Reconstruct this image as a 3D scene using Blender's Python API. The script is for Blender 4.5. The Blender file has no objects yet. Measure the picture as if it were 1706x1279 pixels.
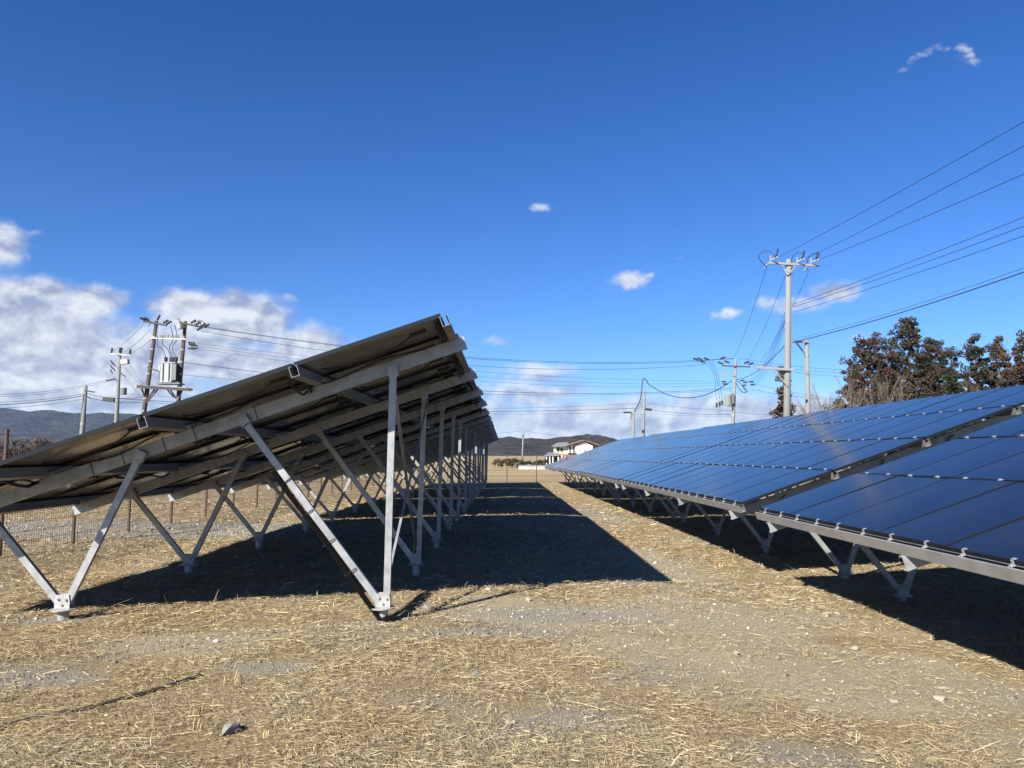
import bpy, bmesh, math, random
import numpy as np
from mathutils import Vector, Matrix, Euler

S = bpy.context.scene
COL = S.collection
R = math.radians
random.seed(7)
rng = np.random.default_rng(11)

# ------------------------------------------------------------------ camera
FPX, CX, CY = 1282.0, 853.0, 639.5
CAMH = 1.5
cam_d = bpy.data.cameras.new("camera")
cam = bpy.data.objects.new("camera", cam_d)
COL.objects.link(cam)
cam.location = (0, 0, CAMH)
cam.rotation_euler = (R(90 + 5.236), 0, R(-0.536))
cam_d.sensor_width = 36.0
cam_d.lens = 36.0 * FPX / 1706.0
cam_d.clip_start = 0.05
cam_d.clip_end = 30000
S.camera = cam
CROT = cam.rotation_euler.to_matrix()


def at(px, py, Y):
    """the point of the place that lies Y metres ahead on the sight line of a photo pixel"""
    d = CROT @ Vector(((px - CX) / FPX, -(py - CY) / FPX, -1.0))
    return Vector((0, 0, CAMH)) + d * (Y / d.y)


def azel(px, py):
    d = (CROT @ Vector(((px - CX) / FPX, -(py - CY) / FPX, -1.0))).normalized()
    return math.atan2(d.x, d.y), math.asin(d.z)


# ------------------------------------------------------------------ sun, sky, exposure
SUN_EL = R(32.5)
SUN_AZ = math.atan2(-2.6, -3.45)            # towards the sun, clockwise from +Y
TO_SUN = Vector((math.sin(SUN_AZ) * math.cos(SUN_EL), math.cos(SUN_AZ) * math.cos(SUN_EL), math.sin(SUN_EL)))
sun_d = bpy.data.lights.new("sun", 'SUN')
sun_d.energy = 5.0
sun_d.angle = R(0.5)
sun_d.color = (1.0, 0.94, 0.85)
sun = bpy.data.objects.new("sun", sun_d)
COL.objects.link(sun)
sun.rotation_euler = TO_SUN.to_track_quat('Z', 'Y').to_euler()

S.view_settings.view_transform = 'Standard'
S.view_settings.look = 'None'
S.view_settings.gamma = 1.0
S.view_settings.use_curve_mapping = False
S.view_settings.exposure = 1.42
S.cycles.max_bounces = 6
S.cycles.diffuse_bounces = 2
S.cycles.glossy_bounces = 3
S.cycles.transparent_max_bounces = 8
S.cycles.use_denoising = True

W = bpy.data.worlds.new("World")
S.world = W
W.use_nodes = True
wt = W.node_tree
wn, wl = wt.nodes, wt.links
wn.clear()


def mth(op, a, b=None, c=None, clamp=False):
    n = wn.new('ShaderNodeMath')
    n.operation = op
    n.use_clamp = clamp
    for i, v in enumerate((a, b, c)):
        if v is None:
            continue
        if isinstance(v, (int, float)):
            n.inputs[i].default_value = v
        else:
            wl.new(v, n.inputs[i])
    return n.outputs[0]


def vmt(op, a, b=None):
    n = wn.new('ShaderNodeVectorMath')
    n.operation = op
    for i, v in enumerate((a, b)):
        if v is None:
            continue
        if isinstance(v, (tuple, list, Vector)):
            n.inputs[i].default_value = tuple(v)
        else:
            wl.new(v, n.inputs[i])
    return n.outputs['Value'] if op in ('DOT_PRODUCT', 'LENGTH') else n.outputs[0]


def build_sky():
    sky = wn.new('ShaderNodeTexSky')
    sky.sky_type = 'NISHITA'
    sky.sun_disc = False
    sky.sun_elevation = SUN_EL
    sky.sun_rotation = SUN_AZ % (2 * math.pi)
    sky.altitude = 50
    sky.air_density = 1.0
    sky.dust_density = 0.35
    sky.ozone_density = 2.2
    hs = wn.new('ShaderNodeHueSaturation')
    hs.inputs['Saturation'].default_value = 1.08
    hs.inputs['Value'].default_value = 0.47
    tn = wn.new('ShaderNodeMixRGB')
    tn.blend_type = 'MULTIPLY'
    tn.inputs[0].default_value = 1.0
    tn.inputs[2].default_value = (1.04, 1.54, 2.62, 1)
    tc = wn.new('ShaderNodeTexCoord')
    D = vmt('NORMALIZE', tc.outputs['Generated'])
    sp = wn.new('ShaderNodeSeparateXYZ')
    wl.new(D, sp.inputs[0])
    az = mth('ARCTAN2', sp.outputs[0], sp.outputs[1])
    el = mth('ARCSINE', sp.outputs[2])
    gr = wn.new('ShaderNodeValToRGB')          # clear winter air: deeper overhead, paler low down
    gr.color_ramp.elements[0].position = .02
    gr.color_ramp.elements[0].color = (1.12, 1.08, 1.0, 1)
    gr.color_ramp.elements[1].position = .62
    gr.color_ramp.elements[1].color = (.64, .70, .73, 1)
    wl.new(el, gr.inputs[0])
    t2 = wn.new('ShaderNodeMixRGB')
    t2.blend_type = 'MULTIPLY'
    t2.inputs[0].default_value = 1.0
    wl.new(sky.outputs[0], t2.inputs[1])
    wl.new(gr.outputs[0], t2.inputs[2])
    wl.new(t2.outputs[0], tn.inputs[1])
    wl.new(tn.outputs[0], hs.inputs['Color'])
    cb = wn.new('ShaderNodeCombineXYZ')
    wl.new(az, cb.inputs[0])
    wl.new(el, cb.inputs[1])
    AE = cb.outputs[0]
    # banks of cloud: (photo x, y, half-width px, half-height px, amount)
    blobs = [(-70, 540, 190, 70, .95), (60, 580, 170, 100, 1.0), (150, 500, 80, 36, .85), (100, 640, 300, 60, .95), (70, 490, 90, 26, .7),
             (305, 512, 58, 40, .95), (290, 590, 140, 60, .9), (400, 535, 100, 52, .95), (400, 610, 200, 40, .85), (510, 575, 85, 42, .92),
             (8, 405, 52, 46, .7), (-50, 400, 90, 50, .7), (62, 388, 36, 12, .42), (472, 500, 30, 14, .5),
             (830, 567, 46, 11, .55), (903, 343, 22, 12, .48), (1050, 466, 40, 19, .66), (1078, 458, 24, 10, .5), (1213, 522, 30, 12, .62), (1280, 503, 36, 14, .52),
             (1395, 486, 60, 22, .80), (1340, 505, 70, 22, .62), (1430, 562, 34, 14, .46), (1132, 430, 12, 7, .46),
             (1190, 438, 36, 9, .42), 
             (940, 652, 80, 20, .62), (890, 625, 90, 26, .56), (880, 660, 150, 40, .62), (990, 705, 280, 44, .92), (1230, 690, 240, 48, .86),
             (700, 690, 300, 50, .7), (200, 700, 330, 30, .9), (1500, 690, 260, 40, .6), (1700, 590, 60, 30, .35),
             (-500, 560, 320, 110, .8), (-1100, 520, 300, 130, .8), (2300, 600, 380, 80, .7)]
    def fbmv(vec, scale, detail, amp):
        n = wn.new('ShaderNodeTexNoise')
        n.inputs['Scale'].default_value = scale
        n.inputs['Detail'].default_value = detail
        n.inputs['Roughness'].default_value = .6
        wl.new(vec, n.inputs['Vector'])
        return vmt('MULTIPLY', vmt('SUBTRACT', n.outputs['Color'], (.5, .5, .5)), amp)
    AEW = vmt('ADD', AE, fbmv(D, 16.0, 7.0, (.075, .04, 0)))
    AES = vmt('ADD', AE, fbmv(D, 70.0, 5.0, (.026, .017, 0)))
    wisp = [(1498, 130, .34), (1507, 113, .42), (1519, 99, .46), (1534, 90, .5), (1548, 82, .5), (1562, 78, .52), (1576, 80, .48), (1557, 66, .36),
            (1590, 84, .36), (1600, 80, .52), (1607, 84, .54), (1612, 94, .5), (1622, 102, .44), (1590, 98, .33)]
    blobs += [(x, y, 17, 10, am - .04) for (x, y, am) in wisp]
    cov = None
    for (x, y, rx, ry, am) in blobs:
        AE = AES if rx < 75 and not (x < 700 and y > 480) else AEW
        a0, e0 = azel(x, y)
        a1, _ = azel(x + rx, y)
        _, e1 = azel(x, y - ry)
        q = vmt('MULTIPLY', vmt('SUBTRACT', AE, (a0, e0, 0)), (1 / abs(a1 - a0), 1 / abs(e1 - e0), 0))
        g = mth('MULTIPLY', mth('EXPONENT', mth('MULTIPLY', vmt('DOT_PRODUCT', q, q), -1.0)), am)
        cov = g if cov is None else mth('SMOOTH_MAX', cov, g, 0.18)
    # lumpy texture, domain-warped
    def fbm(vec, scale, detail, rough, dist=0.0):
        n = wn.new('ShaderNodeTexNoise')
        n.inputs['Scale'].default_value = scale
        n.inputs['Detail'].default_value = detail
        n.inputs['Roughness'].default_value = rough
        n.inputs['Distortion'].default_value = dist
        wl.new(vec, n.inputs['Vector'])
        return n.outputs[0]
    DS = vmt('MULTIPLY', D, (1.0, 1.0, 1.55))
    n1 = fbm(DS, 9.0, 9.0, 0.56, 0.25)
    off = vmt('ADD', DS, tuple(Vector((-0.55, -0.2, 1.1)).normalized() * 0.016))
    n2 = fbm(off, 9.0, 7.0, 0.56, 0.25)
    n3 = fbm(DS, 3.2, 4.0, 0.5, 0.0)
    sm = mth('ADD', mth('MULTIPLY', cov, 0.92), mth('MULTIPLY', mth('SUBTRACT', n1, 0.5), mth('ADD', mth('MULTIPLY', cov, .8), .25)))
    sm = mth('ADD', sm, mth('MULTIPLY', mth('MULTIPLY', mth('SUBTRACT', n3, 0.5), 0.6), cov))
    mr = wn.new('ShaderNodeMapRange')
    mr.interpolation_type = 'SMOOTHSTEP'
    mr.inputs['From Min'].default_value = 0.22
    mr.inputs['From Max'].default_value = 0.69
    wl.new(sm, mr.inputs['Value'])
    dens = mr.outputs[0]
    n4 = fbm(DS, 26.0, 6.0, .6, .3)
    lit = mth('ADD', mth('ADD', mth('MULTIPLY', mth('SUBTRACT', n1, n2), 5.5), mth('MULTIPLY', mth('SUBTRACT', n4, .5), .6)), 0.52, clamp=True)
    cr = wn.new('ShaderNodeValToRGB')
    cr.color_ramp.elements[0].position = 0.12
    cr.color_ramp.elements[0].color = (2.75, 3.1, 4.3, 1)
    cr.color_ramp.elements[1].position = 0.86
    cr.color_ramp.elements[1].color = (6.3, 6.6, 7.0, 1)
    wl.new(lit, cr.inputs[0])
    mx = wn.new('ShaderNodeMixRGB')
    wl.new(mth('MULTIPLY', dens, 0.95), mx.inputs[0])
    wl.new(hs.outputs[0], mx.inputs[1])
    wl.new(cr.outputs[0], mx.inputs[2])
    bg = wn.new('ShaderNodeBackground')
    bg.inputs['Strength'].default_value = 0.05
    wl.new(mx.outputs[0], bg.inputs['Color'])
    out = wn.new('ShaderNodeOutputWorld')
    wl.new(bg.outputs[0], out.inputs['Surface'])


build_sky()

# ------------------------------------------------------------------ materials
MATS = {}


def mat(name, base, rough=0.6, metal=0.0, spec=0.5, noise=None, bump=None, attr=None, coat=0.0):
    """noise = (scale, detail, colour2, lo, hi[, stretch]); bump = (scale, strength, distance)"""
    m = bpy.data.materials.new(name)
    m.use_nodes = True
    t = m.node_tree
    n, l = t.nodes, t.links
    b = n['Principled BSDF']
    b.inputs['Base Color'].default_value = (*base, 1)
    b.inputs['Roughness'].default_value = rough
    b.inputs['Metallic'].default_value = metal
    b.inputs['Specular IOR Level'].default_value = spec
    b.inputs['Coat Weight'].default_value = coat
    tc = n.new('ShaderNodeTexCoord')
    src = None
    if attr:
        a = n.new('ShaderNodeAttribute')
        a.attribute_name = attr
        src = a.outputs['Color']
        l.new(src, b.inputs['Base Color'])
    if noise:
        t1 = n.new('ShaderNodeTexNoise')
        t1.inputs['Scale'].default_value = noise[0]
        t1.inputs['Detail'].default_value = noise[1]
        mp = n.new('ShaderNodeMapping')
        mp.inputs['Scale'].default_value = noise[5] if len(noise) > 5 else (1, 1, 1)
        l.new(tc.outputs['Object'], mp.inputs[0])
        l.new(mp.outputs[0], t1.inputs['Vector'])
        r = n.new('ShaderNodeMapRange')
        r.inputs['From Min'].default_value = noise[3]
        r.inputs['From Max'].default_value = noise[4]
        l.new(t1.outputs[0], r.inputs[0])
        mx = n.new('ShaderNodeMixRGB')
        l.new(r.outputs[0], mx.inputs[0])
        if src:
            l.new(src, mx.inputs[1])
        else:
            mx.inputs[1].default_value = (*base, 1)
        mx.inputs[2].default_value = (*noise[2], 1)
        l.new(mx.outputs[0], b.inputs['Base Color'])
    if bump:
        t2 = n.new('ShaderNodeTexNoise')
        t2.inputs['Scale'].default_value = bump[0]
        t2.inputs['Detail'].default_value = 6
        l.new(tc.outputs['Object'], t2.inputs['Vector'])
        bp = n.new('ShaderNodeBump')
        bp.inputs['Strength'].default_value = bump[1]
        bp.inputs['Distance'].default_value = bump[2]
        l.new(t2.outputs[0], bp.inputs['Height'])
        l.new(bp.outputs[0], b.inputs['Normal'])
    MATS[name] = m
    return m


M_STEEL = mat('galvanised_steel', (.325, .34, .345), .40, .4, .5, (11, 8, (.22, .232, .238), .35, .7, (1, 1, 1)), (60, .06, .002))
M_PURL = mat('purlin_steel', (.26, .26, .258), .42, .35, .5, (7, 5, (.20, .20, .197), .35, .7), (60, .06, .002))
M_BRKT = mat('galvanised_bracket', (.33, .335, .33), .5, .2, .5, (14, 8, (.22, .21, .195), .4, .7))
M_GLASS = mat('module_glass', (.006, .008, .015), .13, 0, .19, (1.1, 6, (.013, .015, .022), .42, .75), (2.2, .012, .01))
M_FRAME = mat('module_frame', (.0085, .0115, .0145), .5, 0, .12)
M_BACK = mat('module_back', (.15, .146, .137), .16, 0, .5, (2.5, 6, (.21, .202, .187), .42, .75), (3, .05, .01))
M_BLACK = mat('black_plastic', (.012, .012, .013), .5, 0, .4)
M_CONDUIT = mat('conduit_black', (.004, .004, .004), .6, 0, .15)
M_CLAMP = mat('clamp_aluminium', (.36, .365, .37), .38, .5, .5)
M_POST = mat('fence_brown', (.055, .032, .022), .5, 0, .5, (12, 4, (.085, .045, .028), .4, .7))
M_WIRE = mat('fence_wire', (.05, .033, .026), .5, .2)
M_CONC = mat('pole_concrete', (.165, .172, .165), .85, 0, .3, (3, 6, (.15, .155, .145), .4, .72, (1, 1, .25)), (40, .15, .004))
M_OLDPOLE = mat('dark_pole', (.060, .052, .047), .85, 0, .3, (4, 6, (.05, .042, .036), .4, .7, (1, 1, .2)))
M_LINE = mat('line_black', (.012, .013, .015), .6)
M_INS = mat('porcelain', (.28, .28, .275), .3, 0, .4)
M_TRANS = mat('transformer_grey', (.30, .32, .325), .4, 0, .5, (2, 4, (.30, .32, .325), .4, .7))
M_DARKFIN = mat('radiator_dark', (.10, .11, .115), .5)
M_RUST = mat('light_steel', (.26, .26, .25), .5, .3)
M_ROCK = mat('rock_grey', (.17, .165, .155), .9, 0, .3, (14, 8, (.27, .26, .24), .4, .65), (30, .6, .01))
M_ROCKP = mat('rock_pale', (.33, .29, .225), .9, 0, .3, (14, 8, (.27, .24, .2), .45, .7), (30, .6, .01))
M_BARK = mat('bark', (.10, .075, .055), .9, 0, .2, (6, 5, (.06, .045, .035), .4, .7, (1, 1, .3)))
M_TWIG = mat('bare_twig', (.115, .10, .085), .9, 0, .2)
M_LEAF = mat('foliage', (.1, .06, .03), .8, 0, .2, None, None, 'tint')
M_STRAWM = mat('straw', (.3, .2, .1), .75, 0, .25, None, None, 'tint')
M_PIPE = mat('pipe_dark', (.035, .028, .024), .8, 0, .3, (20, 5, (.10, .085, .07), .5, .75))

# ------------------------------------------------------------------ mesh helpers


class MB:
    def __init__(self):
        self.v, self.f, self.m = [], [], []

    def add(self, vs, fs, mi=0):
        o = len(self.v)
        self.v.extend([tuple(v) for v in vs])
        for f in fs:
            self.f.append(tuple(i + o for i in f))
            self.m.append(mi)

    def box(self, c, size, mi=0, rot=None):
        hx, hy, hz = size[0] / 2, size[1] / 2, size[2] / 2
        vs = [Vector((x, y, z)) for x in (-hx, hx) for y in (-hy, hy) for z in (-hz, hz)]
        if rot is not None:
            vs = [rot @ v for v in vs]
        c = Vector(c)
        vs = [v + c for v in vs]
        self.add(vs, [(0, 1, 3, 2), (4, 6, 7, 5), (0, 4, 5, 1), (2, 3, 7, 6), (0, 2, 6, 4), (1, 5, 7, 3)], mi)

    def prof(self, pts, p0, p1, ax, ay, mi=0):
        """extrude a closed 2D outline from p0 to p1; ax, ay span the outline's plane"""
        p0, p1, ax, ay = Vector(p0), Vector(p1), Vector(ax), Vector(ay)
        n = len(pts)
        vs = [p0 + ax * a + ay * b for a, b in pts] + [p1 + ax * a + ay * b for a, b in pts]
        fs = [(i, (i + 1) % n, n + (i + 1) % n, n + i) for i in range(n)]
        fs += [tuple(range(n - 1, -1, -1)), tuple(range(n, 2 * n))]
        self.add(vs, fs, mi)

    def tube(self, pts, rad, sides=6, mi=0, caps=True):
        pts = [Vector(p) for p in pts]
        n = len(pts)
        if isinstance(rad, (int, float)):
            rad = [rad] * n
        rings = []
        prev = None
        for i, p in enumerate(pts):
            t = (pts[min(i + 1, n - 1)] - pts[max(i - 1, 0)])
            if t.length < 1e-9:
                t = Vector((0, 0, 1))
            t.normalize()
            if prev is None:
                a = t.orthogonal().normalized()
            else:
                a = prev - t * prev.dot(t)
                a = a.normalized() if a.length > 1e-6 else t.orthogonal().normalized()
            prev = a
            b = t.cross(a)
            rings.append([p + (a * math.cos(2 * math.pi * k / sides) + b * math.sin(2 * math.pi * k / sides)) * rad[i]
                          for k in range(sides)])
        vs = [v for r_ in rings for v in r_]
        fs = []
        for i in range(n - 1):
            for k in range(sides):
                k2 = (k + 1) % sides
                fs.append((i * sides + k, i * sides + k2, (i + 1) * sides + k2, (i + 1) * sides + k))
        if caps:
            fs.append(tuple(range(sides - 1, -1, -1)))
            fs.append(tuple((n - 1) * sides + k for k in range(sides)))
        self.add(vs, fs, mi)

    def build(self, name, mats, parent=None, smooth=False, bevel=0):
        me = bpy.data.meshes.new(name)
        me.from_pydata(self.v, [], self.f)
        if not isinstance(mats, (list, tuple)):
            mats = [mats]
        for m in mats:
            me.materials.append(m)
        if len(mats) > 1:
            me.polygons.foreach_set('material_index', self.m)
        bm = bmesh.new()
        bm.from_mesh(me)
        bmesh.ops.recalc_face_normals(bm, faces=bm.faces)
        if bevel:
            bmesh.ops.bevel(bm, geom=[e for e in bm.edges], offset=bevel, segments=1, affect='EDGES', clamp_overlap=True)
        bm.to_mesh(me)
        bm.free()
        if smooth:
            me.polygons.foreach_set('use_smooth', [True] * len(me.polygons))
        o = bpy.data.objects.new(name, me)
        COL.objects.link(o)
        if parent:
            o.parent = parent
        return o


def tag(o, label=None, cat=None, group=None, kind=None):
    if label:
        o['label'] = label
    if cat:
        o['category'] = cat
    if group:
        o['group'] = group
    if kind:
        o['kind'] = kind
    return o


def empty(name, loc, rz=0.0):
    o = bpy.data.objects.new(name, None)
    COL.objects.link(o)
    o.location = loc
    o.rotation_euler = (0, 0, rz)
    o.empty_display_size = .3
    return o


def copy_tree(o, parent=None):
    c = o.copy()
    COL.objects.link(c)
    if parent:
        c.parent = parent
    for ch in list(o.children):
        copy_tree(ch, c)
    return c


def npmesh(name, verts, faces, mats, tint=None, smooth=False):
    """verts (n,3); faces (m,4) or (m,3) arrays"""
    me = bpy.data.meshes.new(name)
    k = faces.shape[1]
    me.vertices.add(len(verts))
    me.vertices.foreach_set('co', np.ascontiguousarray(verts, dtype=np.float32).ravel())
    me.loops.add(faces.size)
    me.loops.foreach_set('vertex_index', np.ascontiguousarray(faces, dtype=np.int32).ravel())
    me.polygons.add(len(faces))
    me.polygons.foreach_set('loop_start', np.arange(0, faces.size, k, dtype=np.int32))
    me.polygons.foreach_set('loop_total', np.full(len(faces), k, dtype=np.int32))
    if tint is not None:
        a = me.attributes.new('tint', 'FLOAT_COLOR', 'POINT')
        a.data.foreach_set('color', np.ascontiguousarray(np.c_[tint, np.ones(len(tint))], dtype=np.float32).ravel())
    for m in (mats if isinstance(mats, (list, tuple)) else [mats]):
        me.materials.append(m)
    me.update(calc_edges=True)
    if smooth:
        me.polygons.foreach_set('use_smooth', np.ones(len(faces), dtype=bool))
    o = bpy.data.objects.new(name, me)
    COL.objects.link(o)
    return o


# value noise on arrays
_perm = np.random.default_rng(5).random((256, 256))


def vnoise(x, y):
    xi, yi = np.floor(x).astype(int), np.floor(y).astype(int)
    fx, fy = x - xi, y - yi
    fx, fy = fx * fx * (3 - 2 * fx), fy * fy * (3 - 2 * fy)
    g = lambda a, b: _perm[a & 255, b & 255]
    return (g(xi, yi) * (1 - fx) + g(xi + 1, yi) * fx) * (1 - fy) + (g(xi, yi + 1) * (1 - fx) + g(xi + 1, yi + 1) * fx) * fy


def fbm2(x, y, o=4):
    s, a, t = 0, 1, 0
    for k in range(o):
        s = s + a * vnoise(x * 2 ** k + 17.3 * k, y * 2 ** k + 9.1 * k)
        t += a
        a *= .5
    return s / t


def sstep(a, b, x):
    t = np.clip((x - a) / (b - a), 0, 1)
    return t * t * (3 - 2 * t)


def gz(x, y):
    x, y = np.asarray(x, float), np.asarray(y, float)
    z = np.interp(y, [-50, 0, 20, 50, 200, 400, 1500, 9000], [0, 0, -.07, -.33, -1.3, -1.4, -.5, 0])
    z = z - .17 * sstep(-.5, 5.0, x) * (1 - sstep(25, 60, y))
    fade = 1 - sstep(30, 90, np.hypot(x, y))
    z = z + fade * ((fbm2(x * .45 + 40, y * .45 + 20, 3) - .5) * .10 + (fbm2(x * 2.1 + 3, y * 2.1 + 8, 3) - .5) * .035)
    return z


def gzf(x, y):
    return float(gz(np.array([x]), np.array([y]))[0])


def ell(x, y, cx, cy, rx, ry, rot=0.0):
    c, s = math.cos(rot), math.sin(rot)
    u, v = (x - cx) * c + (y - cy) * s, -(x - cx) * s + (y - cy) * c
    return np.exp(-((u / rx) ** 2 + (v / ry) ** 2))


def gravel_mask(x, y):
    n = fbm2(x * .9 + 5, y * .9 + 31, 4)
    m = sstep(.58, .78, n) * .55
    band = sstep(13.6, 14.5, y + .25 * x * .3) * (1 - sstep(17.2, 18.3, y + .25 * x * .3)) * (1 - sstep(-3.5, -1.0, x))
    pat = np.maximum.reduce([ell(x, y, .7, 7.6, 1.6, .55, .1), ell(x, y, .0, 6.8, .8, .35), ell(x, y, -1.15, 7.25, .28, .18),
                             ell(x, y, 2.6, 23, .9, 5), ell(x, y, -.6, 4.9, .5, .3) * .7, ell(x, y, .5, 4.6, .6, .35, .4) * .75,
                             ell(x, y, 1.5, 4.2, .7, .35), ell(x, y, -3.2, 5.4, .45, .25), ell(x, y, -1.7, 5.7, .5, .18),
                             ell(x, y, -4.15, 7.2, .5, .3)])
    return np.clip(np.maximum(m, np.maximum(band, sstep(.2, 1.0, pat + (n - .5) * 1.3))), 0, 1)


def bare_mask(x, y):
    n = fbm2(x * 1.3 + 50, y * 1.3 + 3, 4)
    pat = np.maximum.reduce([ell(x, y, 1.6, 7.7, 2.6, 1.5), ell(x, y, 2.5, 5.8, 2.0, 1.3), ell(x, y, 1.2, 6.3, 1.5, .7), ell(x, y, 2.3, 11.5, .9, 2.4), ell(x, y, 3.2, 4.4, 1.2, .8) * .8,
                             ell(x, y, -2.6, 6.4, 1.2, .5)])
    return np.clip(sstep(.3, .8, pat + (n - .5) * 1.1), 0, 1)


# ------------------------------------------------------------------ ground
def build_ground():
    def axis(lo, hi, step, far_lo, far_hi, g=1.22):
        a = list(np.arange(lo, hi + 1e-6, step))
        s = step
        while a[-1] < far_hi:
            s *= g
            a.append(a[-1] + s)
        s = step
        while a[0] > far_lo:
            s *= g
            a.insert(0, a[0] - s)
        return np.array(a)
    xs = axis(-12, 12, .11, -5200, 5200)
    ys = axis(2.0, 26, .11, -300, 6500)
    X, Y = np.meshgrid(xs, ys)
    Z = gz(X, Y)
    v = np.c_[X.ravel(), Y.ravel(), Z.ravel()]
    nx, ny = len(xs), len(ys)
    i = np.arange(nx * ny).reshape(ny, nx)
    f = np.stack([i[:-1, :-1], i[:-1, 1:], i[1:, 1:], i[1:, :-1]], -1).reshape(-1, 4)
    gm = gravel_mask(X, Y).ravel()
    bm_ = bare_mask(X, Y).ravel()
    far = sstep(30, 80, np.hypot(X, Y)).ravel()
    gm = gm * (1 - far)
    m = bpy.data.materials.new('dry_ground')
    m.use_nodes = True
    t = m.node_tree
    n, l = t.nodes, t.links
    b = n['Principled BSDF']
    b.inputs['Roughness'].default_value = .95
    b.inputs['Specular IOR Level'].default_value = .15
    tc = n.new('ShaderNodeTexCoord')
    at_ = n.new('ShaderNodeAttribute')
    at_.attribute_name = 'tint'
    sp = n.new('ShaderNodeSeparateColor')
    l.new(at_.outputs['Color'], sp.inputs[0])

    def noise(scale, det, rough=.55, st=(1, 1, 1), rz=0):
        mp = n.new('ShaderNodeMapping')
        mp.inputs['Scale'].default_value = st
        mp.inputs['Rotation'].default_value = (0, 0, rz)
        l.new(tc.outputs['Object'], mp.inputs[0])
        q = n.new('ShaderNodeTexNoise')
        q.inputs['Scale'].default_value = scale
        q.inputs['Detail'].default_value = det
        q.inputs['Roughness'].default_value = rough
        l.new(mp.outputs[0], q.inputs['Vector'])
        return q.outputs[0]

    def ramp(src, stops):
        r = n.new('ShaderNodeValToRGB')
        e = r.color_ramp.elements
        while len(e) < len(stops):
            e.new(.5)
        for k, (p, c) in enumerate(stops):
            e[k].position = p
            e[k].color = (*c, 1)
        l.new(src, r.inputs[0])
        return r.outputs[0]

    def mix(f_, a, c, mode='MIX'):
        q = n.new('ShaderNodeMixRGB')
        q.blend_type = mode
        for k, s_ in enumerate((f_, a, c)):
            if isinstance(s_, (int, float)):
                q.inputs[k].default_value = s_
            elif isinstance(s_, tuple):
                q.inputs[k].default_value = (*s_, 1)
            else:
                l.new(s_, q.inputs[k])
        return q.outputs[0]
    def mul(a, k):
        q = n.new('ShaderNodeMath')
        q.operation = 'MULTIPLY'
        l.new(a, q.inputs[0])
        q.inputs[1].default_value = k
        return q.outputs[0]
    straw = ramp(noise(38, 9, .7), [(.28, (.07, .053, .031)), (.45, (.20, .154, .086)), (.62, (.34, .272, .155)), (.78, (.48, .40, .24))])
    big = noise(.9, 5)
    straw = mix(ramp(big, [(.38, (0, 0, 0)), (.68, (1, 1, 1))]), straw, mix(1.0, straw, (.84, .76, .68), 'MULTIPLY'))
    dirt = ramp(noise(55, 9, .75), [(.3, (.12, .098, .062)), (.5, (.27, .226, .146)), (.72, (.40, .34, .23))])
    grav = ramp(noise(70, 9, .8), [(.28, (.075, .072, .058)), (.5, (.195, .187, .155)), (.74, (.34, .33, .275))])
    c = mix(sp.outputs[1], straw, dirt)
    c = mix(mul(sp.outputs[0], .8), c, grav)
    field = ramp(noise(.035, 6, .6, (1, 2.2, 1)), [(.35, (.20, .155, .085)), (.55, (.30, .235, .13)), (.7, (.24, .20, .12))])
    c = mix(sp.outputs[2], c, field)
    l.new(c, b.inputs['Base Color'])
    bp = n.new('ShaderNodeBump')
    bp.inputs['Strength'].default_value = .9
    bp.inputs['Distance'].default_value = .02
    l.new(noise(42, 9, .75), bp.inputs['Height'])
    l.new(bp.outputs[0], b.inputs['Normal'])
    o = npmesh('ground', v, f, m, np.c_[gm, bm_ * (1 - far), far], smooth=True)
    tag(o, kind='structure')


build_ground()

# ------------------------------------------------------------------ hills
def ridge(name, Y, prof, base, depth, col_a, col_b, rough_px, seed, snow=None):
    """a range of hills: skyline given as (photo x, photo y) marks at distance Y, sloping towards the viewer"""
    r = np.random.default_rng(seed)
    px = np.linspace(prof[0][0], prof[-1][0], 260)
    py = np.interp(px, [p[0] for p in prof], [p[1] for p in prof])
    py = py + (fbm2(px * .04 + seed, px * 0 + seed, 4) - .5) * rough_px
    rows = 34
    V = np.zeros((rows * 2 - 1, len(px), 3))
    for i, (x, y) in enumerate(zip(px, py)):
        p = at(x, y, Y)
        for j in range(rows * 2 - 1):
            t = j / (rows - 1)
            q = t if t <= 1 else 2 - t
            h = base + (p.z - base) * (math.sin(q * math.pi / 2) ** 1.15)
            wv = fbm2(np.array([i * .11 + seed]), np.array([j * .2 + seed]), 4)[0] - .5
            h += wv * (p.z - base) * .62 * math.sin(q * math.pi) if q < 1 else 0
            V[j, i] = (p.x * (1 + 0 * t), Y - depth * (1 - t) if t <= 1 else Y + depth * (t - 1), h)
    nr = rows * 2 - 1
    idx = np.arange(nr * len(px)).reshape(nr, len(px))
    f = np.stack([idx[:-1, :-1], idx[:-1, 1:], idx[1:, 1:], idx[1:, :-1]], -1).reshape(-1, 4)
    sc = 60.0 / depth
    m = mat(name + '_wood', col_a, .95, 0, .1, (sc * .5, 10, col_b, .38, .66, (1, 1, 2.5)), (sc * 2.2, 1.0, depth * .03))
    o = npmesh(name, V.reshape(-1, 3), f, m, smooth=True)
    tag(o, kind='structure')


ridge('far_hills', 5200, [(-900, 720), (-500, 705), (-220, 698), (-60, 690), (20, 683), (60, 685), (88, 684), (105, 688), (150, 690), (172, 687), (185, 691),
                          (225, 690), (260, 696), (320, 700), (420, 704), (560, 712), (760, 728)], -5, 1500,
      (.010, .015, .020), (.060, .050, .048), 9, 3)
ridge('near_hills', 1900, [(600, 752), (760, 748), (806, 742), (830, 731), (848, 727), (866, 730), (890, 732), (905, 732), (925, 729), (950, 727.5), (970, 726.5),
                           (990, 729), (1008, 734), (1040, 741), (1100, 747), (1250, 752), (1500, 755)], -3, 700,
      (.026, .028, .022), (.075, .062, .050), 3, 9)

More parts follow.
